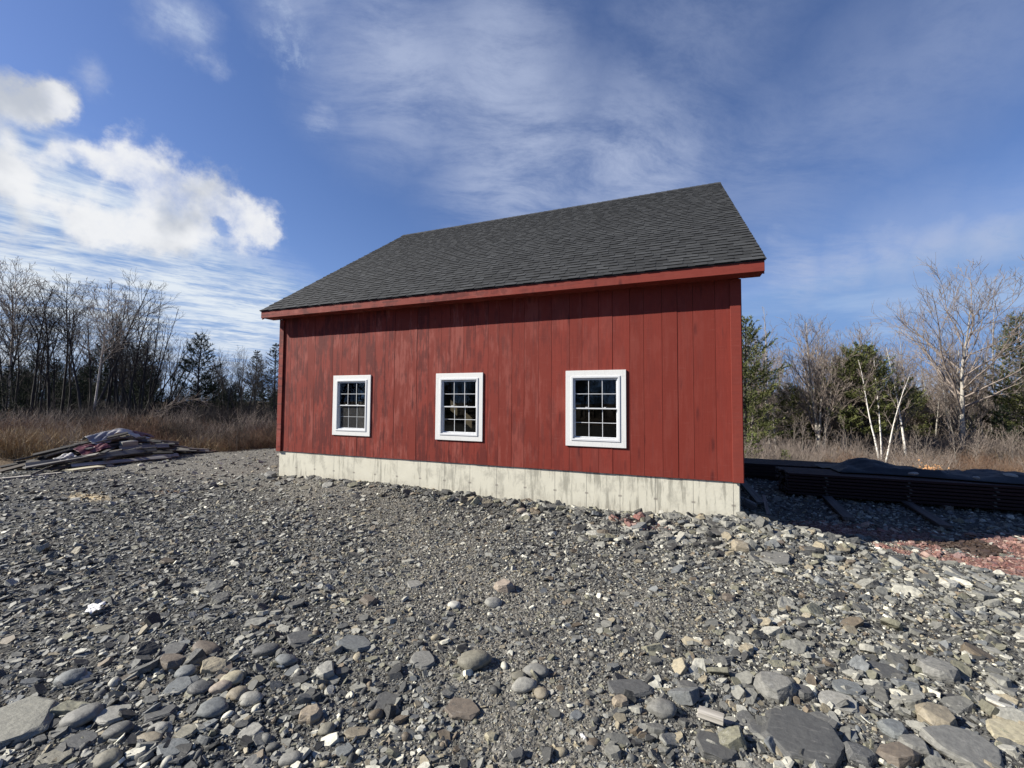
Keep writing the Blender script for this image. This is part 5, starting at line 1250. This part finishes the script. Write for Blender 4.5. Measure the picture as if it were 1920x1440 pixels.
def grass_proto(seed, n, h, spread_, mat):
    r = np.random.RandomState(seed); V, Q = [], []
    for i in range(n):
        p = np.append(r.normal(0, spread_, 2), -.03); P1, R1 = poly(r, p, (r.normal(0, .45), r.normal(0, .45), 1), h * r.uniform(.4, 1.2), .007, .002, 5, .16, -.5)
        sd = unit(np.append(r.normal(size=2), 0)); b0 = len(V) * 10
        vv = np.concatenate([np.stack([P1[k_] - sd * R1[k_], P1[k_] + sd * R1[k_]]) for k_ in range(5)]); V.append(vv)
        Q += [[b0 + 2 * k_, b0 + 2 * k_ + 1, b0 + 2 * k_ + 3, b0 + 2 * k_ + 2] for k_ in range(4)]
    return np_mesh('grass', np.concatenate(V), Q, False, [mat])
P_br = proto_coll('brush_clump', [brush_proto(70 + i, 34, 1.0, .30, .0065, m_bramble) for i in range(4)])
P_br2 = proto_coll('twig_clump', [brush_proto(80 + i, 26, 1.5, .35, .0075, m_twig, 6, .08) for i in range(4)])
P_br3 = proto_coll('dark_twig_clump', [brush_proto(85 + i, 22, 1.6, .40, .010, m_twig_dark, 6, .07) for i in range(4)])
P_gr = proto_coll('grass_clump', [grass_proto(90 + i, 80, .62, .22, m_grass) for i in range(4)])
def region(rs, n, d0, d1, p0, p1, pw=1.0):
    dd = d0 + (d1 - d0) * rs.rand(n) ** pw; px = p0 + (p1 - p0) * rs.rand(n); rr = (px - 960) / F * dd
    return rr * cS + dd * sS, -rr * sS + dd * cS
def veg(name, coll, x, y, s0, s1, rs, zsc=1.0):
    k_ = (pad_mask(x, y) < .25) & (vnoise(x, y, 1.1, len(name) + 5) + rs.rand(len(x)) * .5 > .42) & ~((x > BARN_L - .6) & (x < BARN_R + .6) & (y > YW - .5) & (y < YB + .6)); x, y = x[k_], y[k_]; n = len(x); s_ = rs.uniform(s0, s1, n) * (0.40 + 1.2 * vnoise(x, y, 1.5, len(name)) ** 1.3)
    zsc = zsc[k_] if hasattr(zsc, '__len__') else zsc
    scatter(name, coll, np.stack([x, y, gh(x, y)], 1), np.stack([rs.normal(0, .08, n), rs.normal(0, .08, n), rs.rand(n) * 6.28], 1), np.stack([s_, s_, s_ * zsc * rs.uniform(.8, 1.2, n)], 1), seed=len(name))
rs = np.random.RandomState(91)
def pxof(x, y): return 960 + F * (x * cS - y * sS) / np.maximum(depth(x, y), .1)
xa, ya = region(rs, 3000, 11.2, 16.5, -700, 560); xb, yb = region(rs, 2600, 16.0, 22, 1300, 2500)
kk = rs.rand(len(xa)) < np.clip(.25 + 1.1 * sstep(180, 330, pxof(xa, ya)), 0, 1)
veg('red_brown_brush', P_br, np.concatenate([xa[kk], xb]), np.concatenate([ya[kk], yb]),   .26, .68, rs, np.concatenate([np.ones(int(kk.sum())), np.full(len(xb), 1.25)]))
xa, ya = region(rs, 2900, 14.2, 32, -700, 580); veg('dark_undergrowth', P_br3, xa, ya, .25, .72, rs)
xb, yb = region(rs, 2300, 16.0, 30, 1300, 2500); veg('bare_brush', P_br2, xb, yb, .35, .95, rs)
xc, yc = region(rs, 620, 11.2, 17.5, -700, 560); veg('rough_scrub', P_br2, xc, yc, .2, .65, rs)
xa, ya = region(rs, 1500, 11.2, 16, -700, 560, 1.2); xb, yb = region(rs, 3000, 15.6, 20.5, 1300, 2500, 1.3)
kb = rs.rand(len(xb)) < .35 + .65 * sstep(1500, 1750, pxof(xb, yb))
veg('dead_grass', P_gr, np.concatenate([xa, xb[kb]]), np.concatenate([ya, yb[kb]]), .40, .85, rs, np.concatenate([np.ones(len(xa)), np.full(int(kb.sum()), 1.35)]))
def joined(sp):
    t, c = SP[sp][0], SP[sp][1]; o1 = bpy.data.objects.new('far_tree', t.copy()); bm = bmesh.new(); bm.from_mesh(t); nt = len(bm.faces); bm.from_mesh(c); me = bpy.data.meshes.new('far_tree')
    mats = [t.materials[0]] + list(c.materials); bm.faces.ensure_lookup_table()
    for i, f in enumerate(bm.faces):
        if i >= nt: f.material_index += 1
    bm.to_mesh(me); bm.free()
    for m in mats: me.materials.append(m)
    return me
P_wl = proto_coll('far_wood_left', [joined(s_) for s_ in ('aspen_a', 'aspen_b', 'aspen_c', 'clump', 'pine_dark', 'spruce', 'spruce', 'forked')])
P_wr = proto_coll('far_wood_right', [joined(s_) for s_ in ('poplar_thin', 'maple_upright', 'scrub', 'scrub', 'pine_a', 'birch')])
def wood_(name, coll, x, y, s0, s1, rs, wide=1.0):
    k_ = (pad_mask(x, y) < .25) & ~((x > BARN_L - 3) & (x < BARN_R + 3) & (y > YW - 3) & (y < YB + 3)); x, y = x[k_], y[k_]; n = len(x); s_ = rs.uniform(s0, s1, n)
    q_ = pxof(x, y); s_ = s_ * np.where((depth(x, y) > 0) & (q_ > 300) & (q_ < 900), 0.6, 1.0)
    scatter(name, coll, np.stack([x, y, gh(x, y)], 1), np.stack([rs.normal(0, .04, n), rs.normal(0, .04, n), rs.rand(n) * 6.28], 1), np.stack([s_ * wide, s_ * wide, s_], 1), seed=len(name) + 3)
xa, ya = region(rs, 300, 26, 45, -900, 600, 1.0); xc, yc = region(rs, 420, 40, 90, -1100, 640, 1.2)
# the clearing is ringed by the same wood
a_ = FWD + PI + (rs.rand(420) - .5) * math.radians(230); q_ = 22 + 24 * rs.rand(420)
wood_('woods', P_wl, np.concatenate([xa, xc, q_ * np.cos(a_)]), np.concatenate([ya, yc, q_ * np.sin(a_)]), .55, .88, rs)
xa, ya = region(rs, 260, 25, 45, 1330, 2700, 1.0); xc, yc = region(rs, 260, 42, 95, 1250, 2700, 1.2)
wood_('woods_beyond_brush', P_wr, np.concatenate([xa, xc]), np.concatenate([ya, yc]), .40, .66, rs)
# trees of the near edge that fill the gaps: one object each
rf = random.Random(404)
def filler(n, p0, p1, d0, d1, top0, top1, kinds):
    for i in range(n):
        px = p0 + (p1 - p0) * (i + rf.random()) / n; sp, lab = rf.choice(kinds)
        place_tree(px, px, rf.uniform(top0, top1) , rf.uniform(d0, d1), sp, rf.uniform(0, 6.28), lab)
L_ = 'in the wood left of the barn'; R_ = 'in the thicket right of the barn'
filler(18, -60, 300, 18.5, 25, 535, 640, [('aspen_a', 'slender straight dark bare tree ' + L_), ('aspen_b', 'slender dark bare tree with an upswept crown ' + L_), ('aspen_c', 'slender dark bare tree leaning a little ' + L_), ('poplar_dark', 'very thin dark bare stem ' + L_)])
filler(10, 310, 520, 22, 27, 655, 715, [('aspen_a', 'slender straight dark bare tree ' + L_), ('aspen_b', 'slender dark bare tree with an upswept crown ' + L_), ('poplar_dark', 'very thin dark bare stem ' + L_)])
filler(12, -40, 520, 22, 27, 695, 745, [('spruce', 'low dark spruce ' + L_), ('pine_dark', 'low dark pine ' + L_)])
filler(50, 1400, 1990, 20.5, 28, 600, 725, [('poplar_thin', 'very thin pale bare stem ' + R_), ('aspen_pale', 'slender pale bare tree ' + R_), ('poplar_thin', 'very thin pale bare stem ' + R_), ('aspen_pale', 'slender pale bare tree ' + R_), ('scrub', 'low many stemmed grey bare tree ' + R_), ('poplar_thin', 'very thin pale bare stem ' + R_), ('aspen_pale', 'slender pale bare tree ' + R_), ('aspen_pale', 'slender pale bare tree ' + R_), ('maple_upright', 'upright many branched bare tree ' + R_)])
filler(16, 1420, 1960, 16.5, 19.5, 745, 815, [('sapling', 'thin bare sapling standing in the brown brush behind the lumber stack')])
filler(14, -20, 510, 15.5, 18.5, 730, 790, [('sapling_dark', 'thin dark sapling standing in the brush at the wood edge on the left')])
filler(9, 1440, 1960, 22.5, 27, 705, 765, [('pine_a', 'low green pine ' + R_)])
